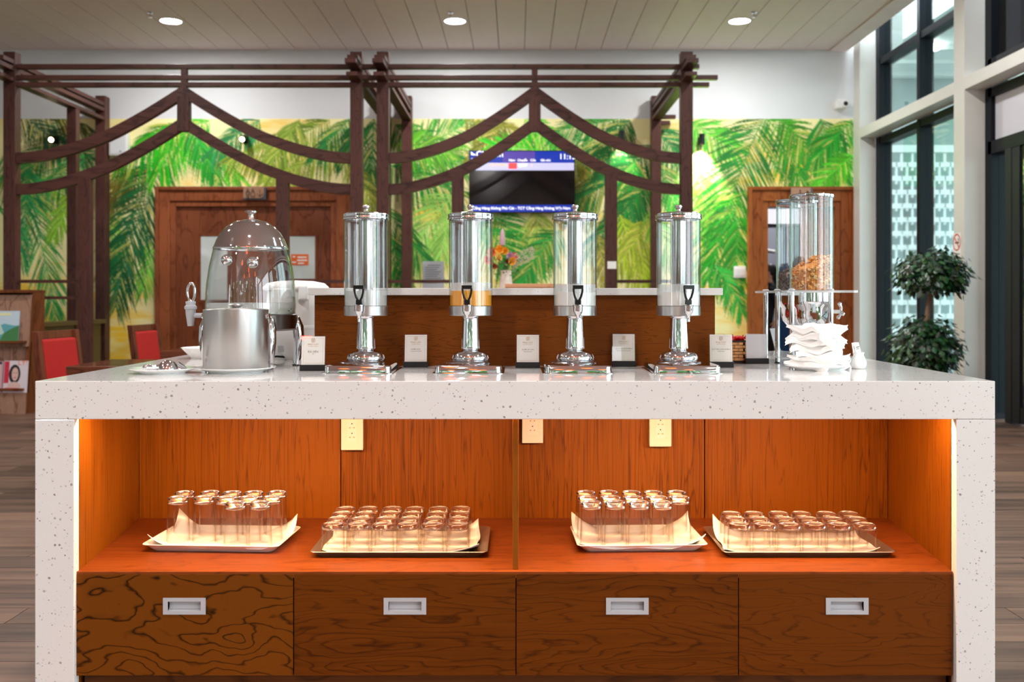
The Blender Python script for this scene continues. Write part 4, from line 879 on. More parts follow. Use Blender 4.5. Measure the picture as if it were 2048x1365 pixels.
# ------------------------------------------------------------------ four pedestal drink dispensers
def dispenser(px, label, liquid, ang, fog):
    y = 3.248; t = thing('drink_dispenser', label, 'drink dispenser', (PX(px, y), y, ZT), group='pedestal drink dispensers')
    # drip tray base: local y from -.183 to +.10
    def rb(w_, y0, y1, r): return [(x, yy_ + (y0 + y1) / 2) for x, yy_ in rrect(w_, y1 - y0, r)]
    ob('base_tray', loft([(rb(.222, -.188, .105, .02), 0), (rb(.222, -.188, .105, .02), .0015), (rb(.208, -.181, .098, .018), .003), (rb(.206, -.180, .097, .018), .021), (rb(.200, -.177, .094, .018), .0245)], True, True), 'chrome', t, 40)
    ob('drip_ring', MB().lathe([(.03, .0245), (.072, .0245), (.074, .027), (.07, .030), (.03, .031)], 32, -.005, -.03), 'chrome_soft', t, 40)
    ob('pedestal', MB().lathe([(.0, .030), (.058, .030), (.0625, .034), (.063, .040), (.0605, .049), (.052, .057), (.038, .062), (.027, .0635), (.0255, .066), (.027, .068), (.0315, .0685), (.0325, .072), (.0315, .076), (.0275, .165), (.0275, .17), (.029, .172), (.029, .176), (0, .176)], 40), 'chrome', t, 50)
    ob('steel_ring', MB().lathe([(0, .176), (.0695, .176), (.0712, .178), (.0712, .207), (0, .208)], 48), 'steel', t, 40)
    hl = {'coco': .257, 'orange': .257, 'milk': .252}[liquid]
    ob('liquid', MB().lathe([(0, .2085), (.0682, .2085), (.0682, hl), (0, hl)], 40), liquid, t, 40)
    ob('tank', MB().lathe([(.0712, .2082), (.0712, .487), (.0690, .487), (.0690, .2082)], 48), 'glass', t, 40)
    if fog: ob('condensation', MB().lathe([(.0688, hl + .0005), (.0688, hl + .026)], 40), 'fog', t, 40)
    ob('ice_tube', MB().lathe([(0, hl + .001), (.0235, hl + .001), (.0245, hl + .01), (.0245, .487), (0, .487)], 32), 'steel' if 0 else 'chrome_soft', t, 40)
    ld = ob('lid', MB().lathe([(.0695, .4875), (.0745, .488), (.0755, .492), (.0745, .496), (.0738, .499), (.0745, .501), (.0742, .506), (.066, .510), (.03, .514), (0, .5145)], 64, flute=.004, nfl=32), 'chrome', t, 40)
    ob('knob', MB().lathe([(.011, .514), (.0075, .517), (.0065, .521), (.010, .527), (.0125, .531), (.0115, .535), (.0095, .537), (.006, .538), (0, .538)], 24), 'chrome', ld, 60)
    # tap
    m = Matrix.Rotation(R(ang), 4, 'Z')
    tp = ob('tap', MB().tube([(0, -.068, .196), (0, -.09, .196)], .009, 12, m=m).lathe([(0, .166), (.0055, .166), (.0065, .178), (.0135, .186), (.0155, .194), (.0155, .206), (.0162, .208), (.0162, .212), (0, .213)], 20, 0, -.098, m=m).tube([(0, -.098, .176), (0, -.1, .158)], .0048, 10, m=m), 'chrome', t, 50)
    y_ = -.098
    hb = MB().box(-.0095, .0095, y_ - .007, y_ + .007, .213, .228, m)
    for s_ in (-1, 1): hb.tube([(s_ * .004, y_, .226), (s_ * .0095, y_ - .002, .237), (s_ * .0135, y_ - .004, .252), (s_ * .0145, y_ - .006, .264)], [.0042, .0038, .0036, .0038], 8, m=m)
    hb.box(-.0165, .0165, y_ - .012, y_ + .002, .262, .274, m)
    ob('handle', hb, 'black', tp, bevel=.0012)
dispenser(732, 'pedestal dispenser of clear coconut water beside the ice card', 'coco', -4, False)
dispenser(941.5, 'pedestal dispenser of bright orange juice', 'orange', -4, True)
dispenser(1150, 'pedestal dispenser of white milk beside the orange juice card', 'milk', 2, True)
dispenser(1357, 'pedestal dispenser of white milk nearest the cereal tubes', 'milk', 9, True)

# ------------------------------------------------------------------ card holders
def card_holder(label, px, pyb, lines, rz=0., tilt=10., w_=.080, h_=.098, back=False):
    Y = 168 * S * FPX / (pyb - VY) / 1.0; Y = (H - ZT) * FPX / (pyb - VY)
    t = thing('card_holder', label, 'card holder', (PX(px, Y), Y, ZT), R(rz), 'menu card holders')
    box_ob('base', (-w_ / 2 - .001, w_ / 2 + .001, 0, .03, 0, .0195), 'cardbase', t, .0012)
    m = Matrix.Translation((0, .008, .016)) @ Matrix.Rotation(R(-tilt), 4, 'X')
    ob('acrylic_sleeve', MB().box(-w_ / 2, w_ / 2, -.002, .0025, 0, h_, m), 'glass', t)
    cd = ob('card', MB().box(-w_ / 2 + .003, w_ / 2 - .003, -.0006, .0006, .003, h_ - .003, m), 'card_back' if back else 'card', t)
    if back: return t
    def tx(b, size, z, mt):
        o = text('print', b, size, mt, cd, m @ Vector((0, -.0011, z)), (90 - tilt, 0, 0)); return o
    # hexagon emblem
    lg = MB()
    def seg(p, q): lg.tube([m @ Vector((p[0], -.0012, h_ * .84 + p[1])), m @ Vector((q[0], -.0012, h_ * .84 + q[1]))], .0006, 5)
    hx_ = [(.0062 * math.sin(R(60 * k)), .0068 * math.cos(R(60 * k))) for k in range(6)]
    for k in range(6): seg(hx_[k], hx_[(k + 1) % 6])
    for a, b in (((.003, .0035), (-.003, .0012)), ((-.003, .0012), (.003, -.0012)), ((.003, -.0012), (-.003, -.0035))): seg(a, b)
    ob('emblem', lg, 'ink_gold', cd)
    tx('PHÚ CÁT', .0082, h_ * .70, 'ink_gold'); tx('BUSINESS LOUNGE', .0034, h_ * .635, 'ink_gold')
    big = lines[2] if len(lines) > 2 else .0058
    tx(lines[0], big, h_ * .46, 'ink_dark'); tx(lines[1], .0042, h_ * .39, 'ink_dark')
    bw = w_ / 2 - .009
    for b in ((-bw, bw, h_ - .009, h_ - .0086), (-bw, bw, .008, .0084), (-bw, -bw + .0004, .008, h_ - .009), (bw - .0004, bw, .008, h_ - .009)):
        ob('border_line', MB().box(b[0], b[1], -.0009, -.0007, b[2], b[3], m), 'ink_gold', cd)
    return t
card_holder('card holder reading ĐÁ VIÊN ICE beside the ice bucket', 625, 742.5, ('ĐÁ VIÊN', 'ICE', .0088), 4)
card_holder('card holder reading NƯỚC DỪA COCONUT WATER before the wood bar', 831, 735.6, ('NƯỚC DỪA', 'COCONUT WATER'), 2, 12)
card_holder('card holder reading NƯỚC ÉP CAM ORANGE JUICE before the wood bar', 1055.5, 736.7, ('NƯỚC ÉP CAM', 'ORANGE JUICE'), -2, 10)
card_holder('card holder reading SỮA TƯƠI CÓ ĐƯỜNG between the milk dispensers', 1248, 734, ('SỮA TƯƠI CÓ ĐƯỜNG', 'FRESH MILK WITH SUGAR', .0056), -3, 9)
card_holder('card holder reading SỮA TƯƠI KHÔNG ĐƯỜNG beside the woven candy basket', 1443, 735.8, ('SỮA TƯƠI KHÔNG ĐƯỜNG', 'FRESH MILK', .0050), -6, 9)
card_holder('card holder turned away showing its blank back beside the cereal stand', 1515, 728.3, None, 4, 4, .082, .092, True)
c7 = card_holder('card holder turned side-on behind the cereal stand posts', 1561, 712, None, 62, 14, .085, .10, True)

# ------------------------------------------------------------------ urn, ice bucket, plates, kettle
def urn():
    y = 3.41; k = y / FPX; t = thing('drink_urn', 'clear bell shaped drink urn with chrome dome lid and chrome legs', 'drink urn', (PX(502, y), y, ZT))
    def z(py): return PZ(py, y) - ZT
    r = lambda p: p * k
    ob('bell', MB().lathe([(r(88), z(628)), (r(88.5), z(610)), (r(86), z(570)), (r(81), z(535)), (r(75), z(508)), (r(72.5), z(499)), (r(71), z(499)), (r(73.5), z(508)), (r(79.5), z(535)), (r(84.5), z(570)), (r(87), z(610)), (r(86.5), z(628))], 56), 'glass', t, 50)
    ob('condensation', MB().lathe([(r(86.3), z(628)), (r(86.6), z(606))], 48), 'fog', t, 50)
    ob('lime_water', MB().lathe([(0, z(627)), (r(86), z(627)), (r(86), z(622)), (0, z(622))], 48), 'limewater', t, 50)
    rn = random.Random(2)
    for i in range(9):
        a = rn.uniform(-2.8, -.2) if i < 6 else rn.uniform(0, 6.28); q = rn.uniform(.55, .88) * r(86)
        c = ob('lime_slice', MB().lathe([(0, -.0012), (.02, -.0012), (.02, .0012), (0, .0012)], 18, m=Matrix.Translation((q * math.cos(a), q * math.sin(a), z(621.5) + .001 * i)) @ Matrix.Rotation(rn.uniform(-.2, .2), 4, 'X')), 'lime', t)
        ob('lime_rind', MB().lathe([(.0200, -.0014), (.0218, -.0014), (.0218, .0014), (.0200, .0014)], 18, m=Matrix.Translation((q * math.cos(a), q * math.sin(a), z(621.5) + .001 * i))), 'lime_rind', c)
    ob('base_ring', MB().lathe([(0, z(661)), (r(84), z(661)), (r(90.5), z(657)), (r(91), z(630)), (r(88.5), z(628)), (0, z(628))], 56), 'ring', t, 40)
    ld = ob('dome_lid', MB().lathe([(r(71.5), z(500)), (r(73.5), z(499)), (r(73.5), z(496)), (r(71.5), z(493)), (r(67), z(481)), (r(59), z(467)), (r(47), z(454)), (r(31), z(444)), (r(14), z(440)), (0, z(439))], 64), 'chrome', t, 60)
    ob('knob', MB().lathe([(r(7), z(441)), (r(6), z(436)), (r(5), z(431)), (r(6), z(428)), (r(11.5), z(425)), (r(12), z(422.5)), (r(8), z(421)), (0, z(420.5))], 24), 'chrome', ld, 60)
    for px, py in ((475, 523), (525, 528)):
        x = (px - 502) * k; q = -math.sqrt((76 * k) ** 2 - x * x) + .0
        ob('round_knob', MB().sphere((x, q - .004, z(py)), 11 * k, 20, 14), 'chrome', t, 80)
    # legs: bulging chrome arcs
    for a_ in (-52, 15, 90, 180, 232):
        ca, sa = math.cos(R(a_)), math.sin(R(a_)); pts = []; rad = []
        for (rr_, zz, w_) in ((74, 655, 8), (80, 641, 11), (87, 640, 13), (92, 655, 14), (94, 680, 13), (92, 705, 11), (89, 728, 9), (88, 734, 9)):
            pts.append((r(rr_) * ca, r(rr_) * sa, max(.001, z(zz)))); rad.append(r(w_) * .82)
        pts[-1] = (pts[-1][0], pts[-1][1], .004)
        lg = ob('leg', MB().tube(pts, rad, 14), 'chrome', t, 60)
        ob('foot', MB().lathe([(0, 0), (r(7.5), 0), (r(7.5), .004), (0, .004)], 14, pts[-1][0], pts[-1][1]), 'black', lg)
    # tap on the side
    x0 = -r(88); xt = (387 - 502) * k; yv = -.03
    tp = ob('tap', MB().tube([(x0 + .004, yv, z(631)), (xt, yv, z(631))], .0085, 12).lathe([(.008, z(631)), (.012, z(631)), (.012, z(629)), (.008, z(629))], 16, x0, yv)
            .lathe([(0, z(652)), (r(6), z(652)), (r(6.5), z(648)), (r(9.5), z(628)), (r(10), z(619)), (r(12), z(618)), (r(12), z(613)), (r(10), z(612)), (r(9), z(609)), (r(10), z(605)), (r(9), z(603)), (0, z(602))], 24, xt, yv), 'alu', t, 50)
    pts = [(xt + r(7.5) * math.sin(a) + r(1), yv, z(585) - r(18) * math.cos(a)) for a in [2 * math.pi * i / 24 for i in range(25)]]
    ob('ring_handle', MB().tube(pts, r(2.6), 10), 'chrome', tp, 60)
urn()
def plate(name, label, px, Y, rad, rise=.014, cat='plate'):
    t = tag(ob(name, MB().lathe([(0, .003), (rad * .62, .003), (rad * .64, 0), (rad * .68, 0), (rad * .70, .004), (rad, rise), (rad * 1.0, rise + .0022), (rad * .985, rise + .0025), (rad * .70, .0075), (rad * .62, .0062), (0, .006)], 56), 'white_cer', smooth=50, loc=(PX(px, Y), Y, ZT)), label, cat); return t
yb_ = 3.146
plate('saucer_plate', 'round white plate under the brushed steel ice bucket', 472, yb_, .124)
def bucket():
    y = yb_; k = y / FPX; t = thing('ice_bucket', 'brushed steel ice bucket with lid standing on a white plate', 'ice bucket', (PX(472, y), y, ZT + .0065)); r = 63.5 * k
    h = PZ(619, y) - ZT - .0065
    ob('body', MB().lathe([(0, 0), (r - .003, 0), (r, .003), (r, h - .001), (r - .002, h), (r - .004, h - .004), (0, h - .004)], 64), 'steel', t, 50)
    ld = ob('lid', MB().lathe([(0, h - .003), (r - .005, h - .003), (r - .006, h + .001), (r * .4, h + .004), (0, h + .004)], 48), 'steel', t, 40)
    ob('lid_knob', MB().lathe([(.012, h + .004), (.010, h + .006), (.024, h + .011), (.0255, h + .0135), (.018, h + .0165), (0, h + .018)], 32), 'steel', ld, 60)
    for s_ in (-1, 1):
        ob('pivot', MB().lathe([(0, 0), (.009, 0), (.009, .006), (0, .008)], 16, m=Matrix.Translation((s_ * r, 0, h - .022)) @ Matrix.Rotation(R(90 * s_), 4, 'Y')), 'chrome_soft', t, 40)
    pts = []
    for i in range(25):
        a = math.pi * i / 24; pts.append(((r + .004) * math.cos(a), (r + .004) * math.sin(a) * .92 * math.cos(R(-38)) , h - .022 + (r + .004) * math.sin(a) * math.sin(R(-38))))
    ob('bail_handle', MB().tube(pts, .0058, 8, flat=.35), 'chrome_soft', t, 50)
bucket()
ysp = 3.10
plate('saucer_plate', 'round white plate holding the upturned chrome scoop', 327, ysp, .102)
def scoop():
    t = thing('ice_scoop', 'upturned chrome scoop lying on a white plate', 'scoop', (PX(333, ysp), ysp, ZT + .0068), R(18))
    prof = [(.031, 0)] + [(.031 * math.cos(a), .034 * math.sin(a)) for a in [R(10 * i) for i in range(1, 9)]] + [(0, .034)]
    ob('bowl', MB().lathe(prof + [], 32, .004, 0, 0, sx=1.05), 'chrome', t, 70)
    ob('lip', MB().tube([(.03, 0, .014), (.046, 0, .006), (.058, 0, .0015)], [.02, .016, .008], 14, flat=.28), 'chrome', t, 70)
    ob('handle', MB().tube([(-.022, -.004, .012), (-.038, -.01, .010), (-.052, -.015, .012), (-.062, -.018, .011)], [.009, .0085, .011, .008], 14), 'chrome', t, 70)
    ob('handle_ball', MB().sphere((-.058, -.017, .012), .0115, 16, 10), 'chrome', t, 80)
scoop()
yq = 3.86
tag(ob('shallow_bowl', MB().lathe([(0, .003), (.05, .003), (.052, 0), (.058, 0), (.062, .006), (.098, .042), (.0965, .0425), (.06, .012), (0, .009)], 48), 'white_cer', smooth=50, loc=(PX(414, yq), yq, ZT)), 'shallow white bowl behind the ice bucket and urn', 'bowl')
def kettle():
    y = 3.83; k = y / FPX; t = thing('thermo_pot', 'white electric thermo pot behind the urn beside the wood bar', 'thermo pot', (PX(592, y), y, ZT)); r = .112
    def z(py): return PZ(py, y) - ZT
    ob('body', MB().lathe([(0, 0), (r * .9, 0), (r * .92, .006), (r, .02), (r * 1.02, .12), (r * 1.0, .2), (r * .96, z(582)), (0, z(582))], 48), 'white_pl', t, 50)
    ob('band', MB().lathe([(r * 1.022, .115), (r * 1.035, .118), (r * 1.035, .128), (r * 1.02, .131)], 48), 'white_cer', t, 50)
    ob('lid', MB().lathe([(r * .97, z(582) + .001), (r * 1.03, z(580)), (r * 1.04, z(575)), (r * .9, z(567)), (r * .55, z(562.5)), (0, z(561))], 48, sx=1.08), 'white_pl', t, 80)
    box_ob('spout_block', (-r * .55, r * .15, -r * 1.12, -r * .9, z(608), z(578)), 'white_pl', t, .006)
    box_ob('lock_lever', (r * .30, r * .62, -r * 1.06, -r * .8, z(600), z(573)), 'white_cer', t, .005)
    box_ob('base_panel', (-r * .4, r * .1, -r * .985, -r * .9, .03, .055), 'card_back', t, .002)
    ob('power_cord', MB().tube([(-.02, -r * .9, .012), (-.045, -r * 1.15, .016), (-.08, -r * 1.3, .006), (-.13, -r * 1.2, .004), (-.2, -r * .6, .004)], .004, 8), 'cord', t, 60)
kettle()

# ------------------------------------------------------------------ cereal stand, napkins, jar, basket
def cereal():
    t = thing('cereal_stand', 'acrylic and chrome stand with two clear cereal tubes', 'cereal dispenser', (0, 0, 0))
    x0, x1, ya, yb = .925, 1.135, 3.385, 3.76; zs = PZ(583.5, 3.4)
    for nm, z0, z1 in (('upper_shelf', zs - .004, zs + .004), ('lower_shelf', ZT + .026, ZT + .032)): ob(nm, loft([(([(a + (x0 + x1) / 2, b + (ya + yb) / 2) for a, b in rrect(x1 - x0 + .05, yb - ya + .04, .02)]), z) for z in (z0, z1)], True, True), 'fog' if 0 else 'white_pl' if nm == 'none' else 'acr', t)
    for x in (x0 + .01, x1 - .068):
        for y in (ya, (ya + yb) / 2, yb - .02):
            if x > 1 and y != ya and y != yb - .02: continue
            p = ob('post', MB().lathe([(0, .004), (.0085, .004), (.0085, zs - ZT), (0, zs - ZT)], 20, x, y, ZT), 'chrome', t, 40)
            ob('foot', MB().lathe([(0, 0), (.0095, 0), (.0095, .0045), (0, .0045)], 16, x, y, ZT), 'black', p)
            ob('post_cap', MB().lathe([(0, 0), (.012, 0), (.012, .003), (.008, .006), (0, .006)], 16, x, y, zs + .004), 'alu', p, 40)
    ob('foot', MB().lathe([(0, 0), (.006, 0), (.006, .026), (0, .026)], 12, x1 - .005, ya - .005, ZT), 'chrome', t, 40)
    for i, (y, rn) in enumerate(((3.475, random.Random(5)), (3.655, random.Random(9)))):
        x = 1.028; r = .0735; zt = PZ(395, 3.475); zb = zs + .005
        tb = ob('tube', MB().lathe([(r, zb), (r, zt), (r - .0028, zt), (r - .0028, zb)], 48, x, y), 'glass', t, 40)
        ob('tube_lid', MB().lathe([(r - .004, zt - .004), (r + .002, zt - .004), (r + .003, zt), (r + .003, zt + .006), (r, zt + .0085), (0, zt + .0085), (0, zt), (r - .004, zt - .003)], 64, x, y, flute=.002, nfl=40), 'chrome', tb, 40)
        ob('lid_core', MB().lathe([(0, zt - .02), (.012, zt - .02), (.012, zt), (0, zt)], 16, x, y), 'chrome_soft', tb, 40)
        cl_ = ob('collar', MB().lathe([(r - .006, zs - .034), (r, zs - .034), (r, zs - .004), (r - .006, zs - .004)], 48, x, y), 'chrome', t, 40)
        q = r * .95
        ob('hopper', MB().lathe([(q, zs - .034), (q * .98, zs - .045), (q * .80, zs - .060), (q * .78, zs - .085), (q * .70, zs - .105), (q * .5, zs - .122), (q * .3, zs - .128), (0, zs - .128)], 40, x, y, sx=1.05), 'chrome', t, 50)
        ob('hopper_boss', MB().lathe([(0, 0), (.021, 0), (.019, .006), (0, .007)], 28, m=Matrix.Translation((x, y - q * .80, zs - .072)) @ Matrix.Rotation(R(90), 4, 'X') @ Matrix.Diagonal((1, 1.5, 1, 1))), 'chrome', t, 40)
        kb = ob('turn_spindle', MB().tube([(x + q * .7, y, zs - .07), (x + q * 1.42, y, zs - .07)], .007, 12), 'white_pl', t, 50)
        s_ = MB()
        for a in (75, 195, 315):
            c, s2 = math.cos(R(a)), math.sin(R(a)); s_.tube([(x + q * 1.45, y, zs - .07), (x + q * 1.45 + .004, y + c * .014, zs - .07 + s2 * .014), (x + q * 1.45, y + c * .026, zs - .07 + s2 * .026)], [.006, .0045, .0065], 10)
            s_.sphere((x + q * 1.45, y + c * .028, zs - .07 + s2 * .028), .0072, 10, 8)
        ob('star_knob', s_, 'chrome', kb, 60)
        # flakes
        m = MB(); top = (.12, .10)[i]; base = [(240, 172, 84), (250, 200, 120), (226, 148, 62), (252, 216, 156)] if i == 0 else [(96, 70, 58), (70, 50, 42), (120, 92, 78), (84, 60, 50)]
        ri = r - .005
        core = ri - .012
        for kx in range(28):
            a0, a1 = 2 * math.pi * kx / 28, 2 * math.pi * (kx + 1) / 28
            def hh(a): return top * (.78 + .22 * math.cos(a - .4))
            m.add([(x + core * math.cos(a0), y + core * math.sin(a0), zb), (x + core * math.cos(a1), y + core * math.sin(a1), zb), (x + core * math.cos(a1), y + core * math.sin(a1), zb + hh(a1) - .01), (x + core * math.cos(a0), y + core * math.sin(a0), zb + hh(a0) - .01)], [(0, 1, 2, 3)], lin(base[2]))
            m.add([(x, y, zb + top * .8), (x + core * math.cos(a0), y + core * math.sin(a0), zb + hh(a0) - .01), (x + core * math.cos(a1), y + core * math.sin(a1), zb + hh(a1) - .01)], [(0, 1, 2)], lin(base[2]))
        for kx in range(1100):
            a = rn.uniform(0, 6.283); hmax = top * (.78 + .22 * math.cos(a - .4))
            if kx < 820: q_ = rn.uniform(core - .002, ri - .004); zz = zb + rn.uniform(.004, hmax)
            else: q_ = ri * math.sqrt(rn.random()) * .93; zz = zb + hmax * rn.uniform(.86, 1.06) - (.0 if q_ > core else .004)
            p = Vector((x + q_ * math.cos(a), y + q_ * math.sin(a), zz)); sz = rn.uniform(.0045, .0085)
            q4 = Quaternion((rn.gauss(0, 1), rn.gauss(0, 1), rn.gauss(0, 1), rn.gauss(0, 1))).normalized()
            n6 = 6; ring = []
            for j in range(n6):
                aa = 2 * math.pi * j / n6; s6 = sz * rn.uniform(.7, 1.15)
                v = p + q4 @ Vector((s6 * math.cos(aa), s6 * .75 * math.sin(aa), .35 * sz * math.cos(aa * 2)))
                d_ = math.hypot(v.x - x, v.y - y)
                if d_ > ri: v.x = x + (v.x - x) * ri / d_; v.y = y + (v.y - y) * ri / d_
                v.z = max(v.z, zb + .001); ring.append(v)
            c = lin(rn.choice(base)); f = rn.uniform(.75, 1.2); c = tuple(min(1, u_ * f) for u_ in c)
            m.add([p] + ring, [(0, j + 1, (j + 1) % n6 + 1) for j in range(n6)], c)
        tag(ob('cereal', m, 'flake', smooth=60, fix=False), ('golden cornflakes filling the front cereal tube', 'dark chocolate cereal filling the rear cereal tube')[i], 'cereal', kind='stuff')
M['acr'] = thin_glass('shelf_acrylic', (.93, .95, .95), .12, .08, .35, .6)
cereal()
yn = 3.245
plate('saucer_plate', 'round white plate under the stack of paper napkins', 1634, yn, .104)
def napkins():
    rn = random.Random(12); z = ZT + .0078; words = ['bottom one', 'second from bottom', 'third from bottom', 'fourth from bottom', 'fifth from bottom', 'sixth from bottom', 'topmost']
    for i in range(7):
        s = .140 - .001 * i + rn.uniform(-.006, .004); n = 26; th = .030; ph = rn.uniform(0, 6); vs = []; fs = []
        k1, k2, k3 = rn.uniform(3, 5), rn.uniform(2, 4), rn.uniform(6, 9)
        # a soft folded pad: two leaves swelling apart inside, meeting in wavy, partly open edges
        for side in (1, -1):
            for j in range(n + 1):
                for k in range(n + 1):
                    u, v = k / n * 2 - 1, j / n * 2 - 1; ed = max(abs(u), abs(v))
                    wav = .0075 * math.sin(k1 * u + ph + .6 * v) * ed ** 2 + .005 * math.sin(k2 * v * 1.7 + ph * 2) * ed ** 2 + .0018 * math.sin(k3 * (u + v) + ph) * ed
                    corner = (abs(u) * abs(v)) ** 3
                    th_ = th * .5 * max(.42 + .2 * math.sin(3 * math.atan2(v, u) + ph), (1 - ed ** 5))
                    sag = -.006 * ed ** 2 + corner * .010 * math.sin(ph + 2 * u - v)
                    pull = 1 + .05 * math.sin(3 * v + ph) * abs(u) + .10 * corner
                    vs.append((u * s / 2 * pull, v * s / 2 * (1 + .05 * math.sin(3 * u + ph * 1.3) * abs(v) + .06 * corner), wav + sag + side * th_))
        b_ = (n + 1) ** 2
        for j in range(n):
            for k in range(n):
                q = j * (n + 1) + k; fs.append((q, q + 1, q + n + 2, q + n + 1)); fs.append((b_ + q, b_ + q + n + 1, b_ + q + n + 2, b_ + q + 1))
        rim = [k for k in range(n)] + [j * (n + 1) + n for j in range(n)] + [n * (n + 1) + k for k in range(n, 0, -1)] + [j * (n + 1) for j in range(n, 0, -1)]
        # tucked edge between the two leaves
        mid = len(vs)
        for q in rim:
            a_, c_ = Vector(vs[q]), Vector(vs[b_ + q]); m_ = (a_ + c_) / 2; vs.append((m_.x * .97, m_.y * .97, m_.z))
        for q in range(len(rim)):
            q2 = (q + 1) % len(rim); fs.append((rim[q], rim[q2], mid + q2, mid + q)); fs.append((mid + q, mid + q2, b_ + rim[q2], b_ + rim[q]))
        o = tag(ob('paper_napkin', MB().add(vs, fs), 'tissue', smooth=80, loc=(PX(1634, yn) + rn.uniform(-.005, .005), yn + rn.uniform(-.004, .004), z + th * .45)), 'folded white paper napkin, %s in the stack on the plate' % words[i], 'napkin', 'stack of napkins')
        o.rotation_euler = (rn.uniform(-.05, .05), rn.uniform(-.06, .06), rn.uniform(-.2, 1.4))
        z += .0186
napkins()
yj = (H - ZT) * FPX / (738 - VY)
jt = thing('sachet_jar', 'small white porcelain jar holding paper sachets', 'jar', (PX(1717, yj), yj, ZT))
ob('jar_body', MB().lathe([(0, 0), (.017, 0), (.022, .004), (.026, .014), (.0255, .024), (.0195, .038), (.0165, .045), (.0175, .050), (.0195, .054), (.018, .0545), (.015, .048), (.0145, .042), (0, .04)], 36), 'white_cer', jt, 60)
for i, (a, b, label) in enumerate(((-14, .003, 'white paper sachet leaning in the small jar'), (-9, -.006, 'second white sachet tucked behind in the small jar'))):
    m = Matrix.Translation((PX(1717, yj) + b, yj + .004 * i, ZT + .041)) @ Matrix.Rotation(R(a), 4, 'Y')
    o = tag(ob('sugar_sachet', MB().box(-.0085, .0085, -.0012, .0012, 0, .046, m), 'paper'), label, 'sachet')
    ob('sachet_print', MB().box(-.004, .007, -.0016, -.0012, .03, .0325, m).box(-.004, .005, -.0016, -.0012, .025, .0268, m), 'slate', o)
def basket():
    y = 3.60; t = thing('woven_basket', 'small woven bamboo basket of red sweets beside the menu card', 'basket', (.772, y, ZT)); wv, hh = .052, .078
    box_ob('bottom_rim', (-wv, wv, -wv, wv, 0, .008), 'dark_weave', t, .003)
    box_ob('inner_wall', (-wv + .004, wv - .004, -wv + .004, wv - .004, .008, hh - .004), 'dark_weave', t)
    for j in range(6):
        z0 = .010 + j * .0112
        for s_ in (0, 1, 2, 3):
            m = Matrix.Rotation(R(90 * s_), 4, 'Z'); n = 7; mb = MB(); ww = 2 * wv / n
            for k in range(n):
                if (k + j) % 2 == 0 or k in (0, n - 1): mb.box(-wv + k * ww - .003, -wv + (k + 1) * ww + .003, -wv - .002, -wv + .002, z0, z0 + .0092, m)
                else: mb.box(-wv + k * ww + .0035, -wv + (k + 1) * ww - .0035, -wv + .002, -wv + .0035, z0, z0 + .0092, m)
            ob('woven_strip', mb, 'tan', t)
    m = MB()
    for s_ in range(4): m.box(-wv - .003, wv + .003, -wv - .003, -wv + .002, hh - .003, hh + .003, Matrix.Rotation(R(90 * s_), 4, 'Z'))
    ob('top_rim', m, 'dark_weave', t)
    rn = random.Random(4); nth = ['left front', 'middle front', 'right front', 'left rear', 'middle rear', 'right rear']
    for k in range(6):
        x = -.03 + (k % 3) * .03; yy_ = -.022 + (k // 3) * .044; c = Vector((.772 + x, y + yy_, ZT + hh + .008))
        m = MB().sphere((0, 0, 0), .017, 14, 8, (1, .85, .62))
        m.prism([(.014, 0), (.026, .008), (.025, -.009)], 'Y', -.001, .001).prism([(-.014, 0), (-.026, .009), (-.025, -.008)], 'Y', -.001, .001)
        o = tag(ob('wrapped_sweet', m, 'candy', smooth=40, loc=c), 'shiny red wrapped sweet at the %s of the woven basket' % nth[k], 'sweet', 'red sweets in the basket'); o.rotation_euler = (rn.uniform(-.5, .5), rn.uniform(-.4, .4), rn.uniform(0, 3))
basket()

# ------------------------------------------------------------------ furniture and plants behind
def chair(label, x, y, rz):
    t = thing('dining_chair', label, 'chair', (x, y, 0), R(rz), 'red dining chairs')     # local: faces -Y
    sw_ = .23
    for sx in (-1, 1):
        ob('rear_leg', MB().prism([(.20, 0), (.25, 0), (.24, .44), (.30, .92), (.255, .92), (.195, .44)], 'X', sx * sw_ - .022, sx * sw_ + .022), 'chair', t, bevel=.004)
        ob('front_leg', MB().box(sx * sw_ - .022, sx * sw_ + .022, -.24, -.195, 0, .43), 'chair', t, bevel=.004)
        box_ob('side_apron', (sx * sw_ - .014, sx * sw_ + .014, -.195, .2, .36, .43), 'chair', t, .003)
    box_ob('front_apron', (-sw_ + .022, sw_ - .022, -.23, -.2, .36, .43), 'chair', t, .003)
    ob('seat_pad', loft([(rrect(.47, .46, .04), .43), (rrect(.49, .48, .05), .45), (rrect(.48, .47, .05), .475), (rrect(.42, .41, .05), .49)], True, True), 'red', t, 50)
    mt = Matrix.Translation((0, .222, .44)) @ Matrix.Rotation(R(-7.1), 4, 'X')
    ob('top_rail', MB().box(-sw_ + .022, sw_ - .022, 0, .036, .43, .484, mt), 'chair', t, bevel=.004)
    ob('bottom_rail', MB().box(-sw_ + .022, sw_ - .022, 0, .036, .10, .14, mt), 'chair', t, bevel=.004)
    ob('back_pad', MB().box(-sw_ + .024, sw_ - .024, -.03, .034, .142, .428, mt), 'red', t, bevel=.018)
    return t
chair('red padded dining chair nearest the magazine rack', PX(122, 6.8) + .25, 6.75, 84)
chair('red padded dining chair near the double door frame', PX(296, 8.3) + .25, 8.25, 86)
def table(label, x0, y0, x1, y1):
    t = thing('dining_table', label, 'table', group='dark dining tables'); box_ob('tabletop', (x0, x1, y0, y1, .70, .75), 'table', t, .006)
    for x in (x0 + .08, x1 - .08):
        for y in (y0 + .08, y1 - .08): box_ob('leg', (x - .03, x + .03, y - .03, y + .03, 0, .70), 'table', t, .004)
table('glossy dark dining table behind the chrome scoop', PX(131, 5.71), 5.71, -1.75, 6.36)
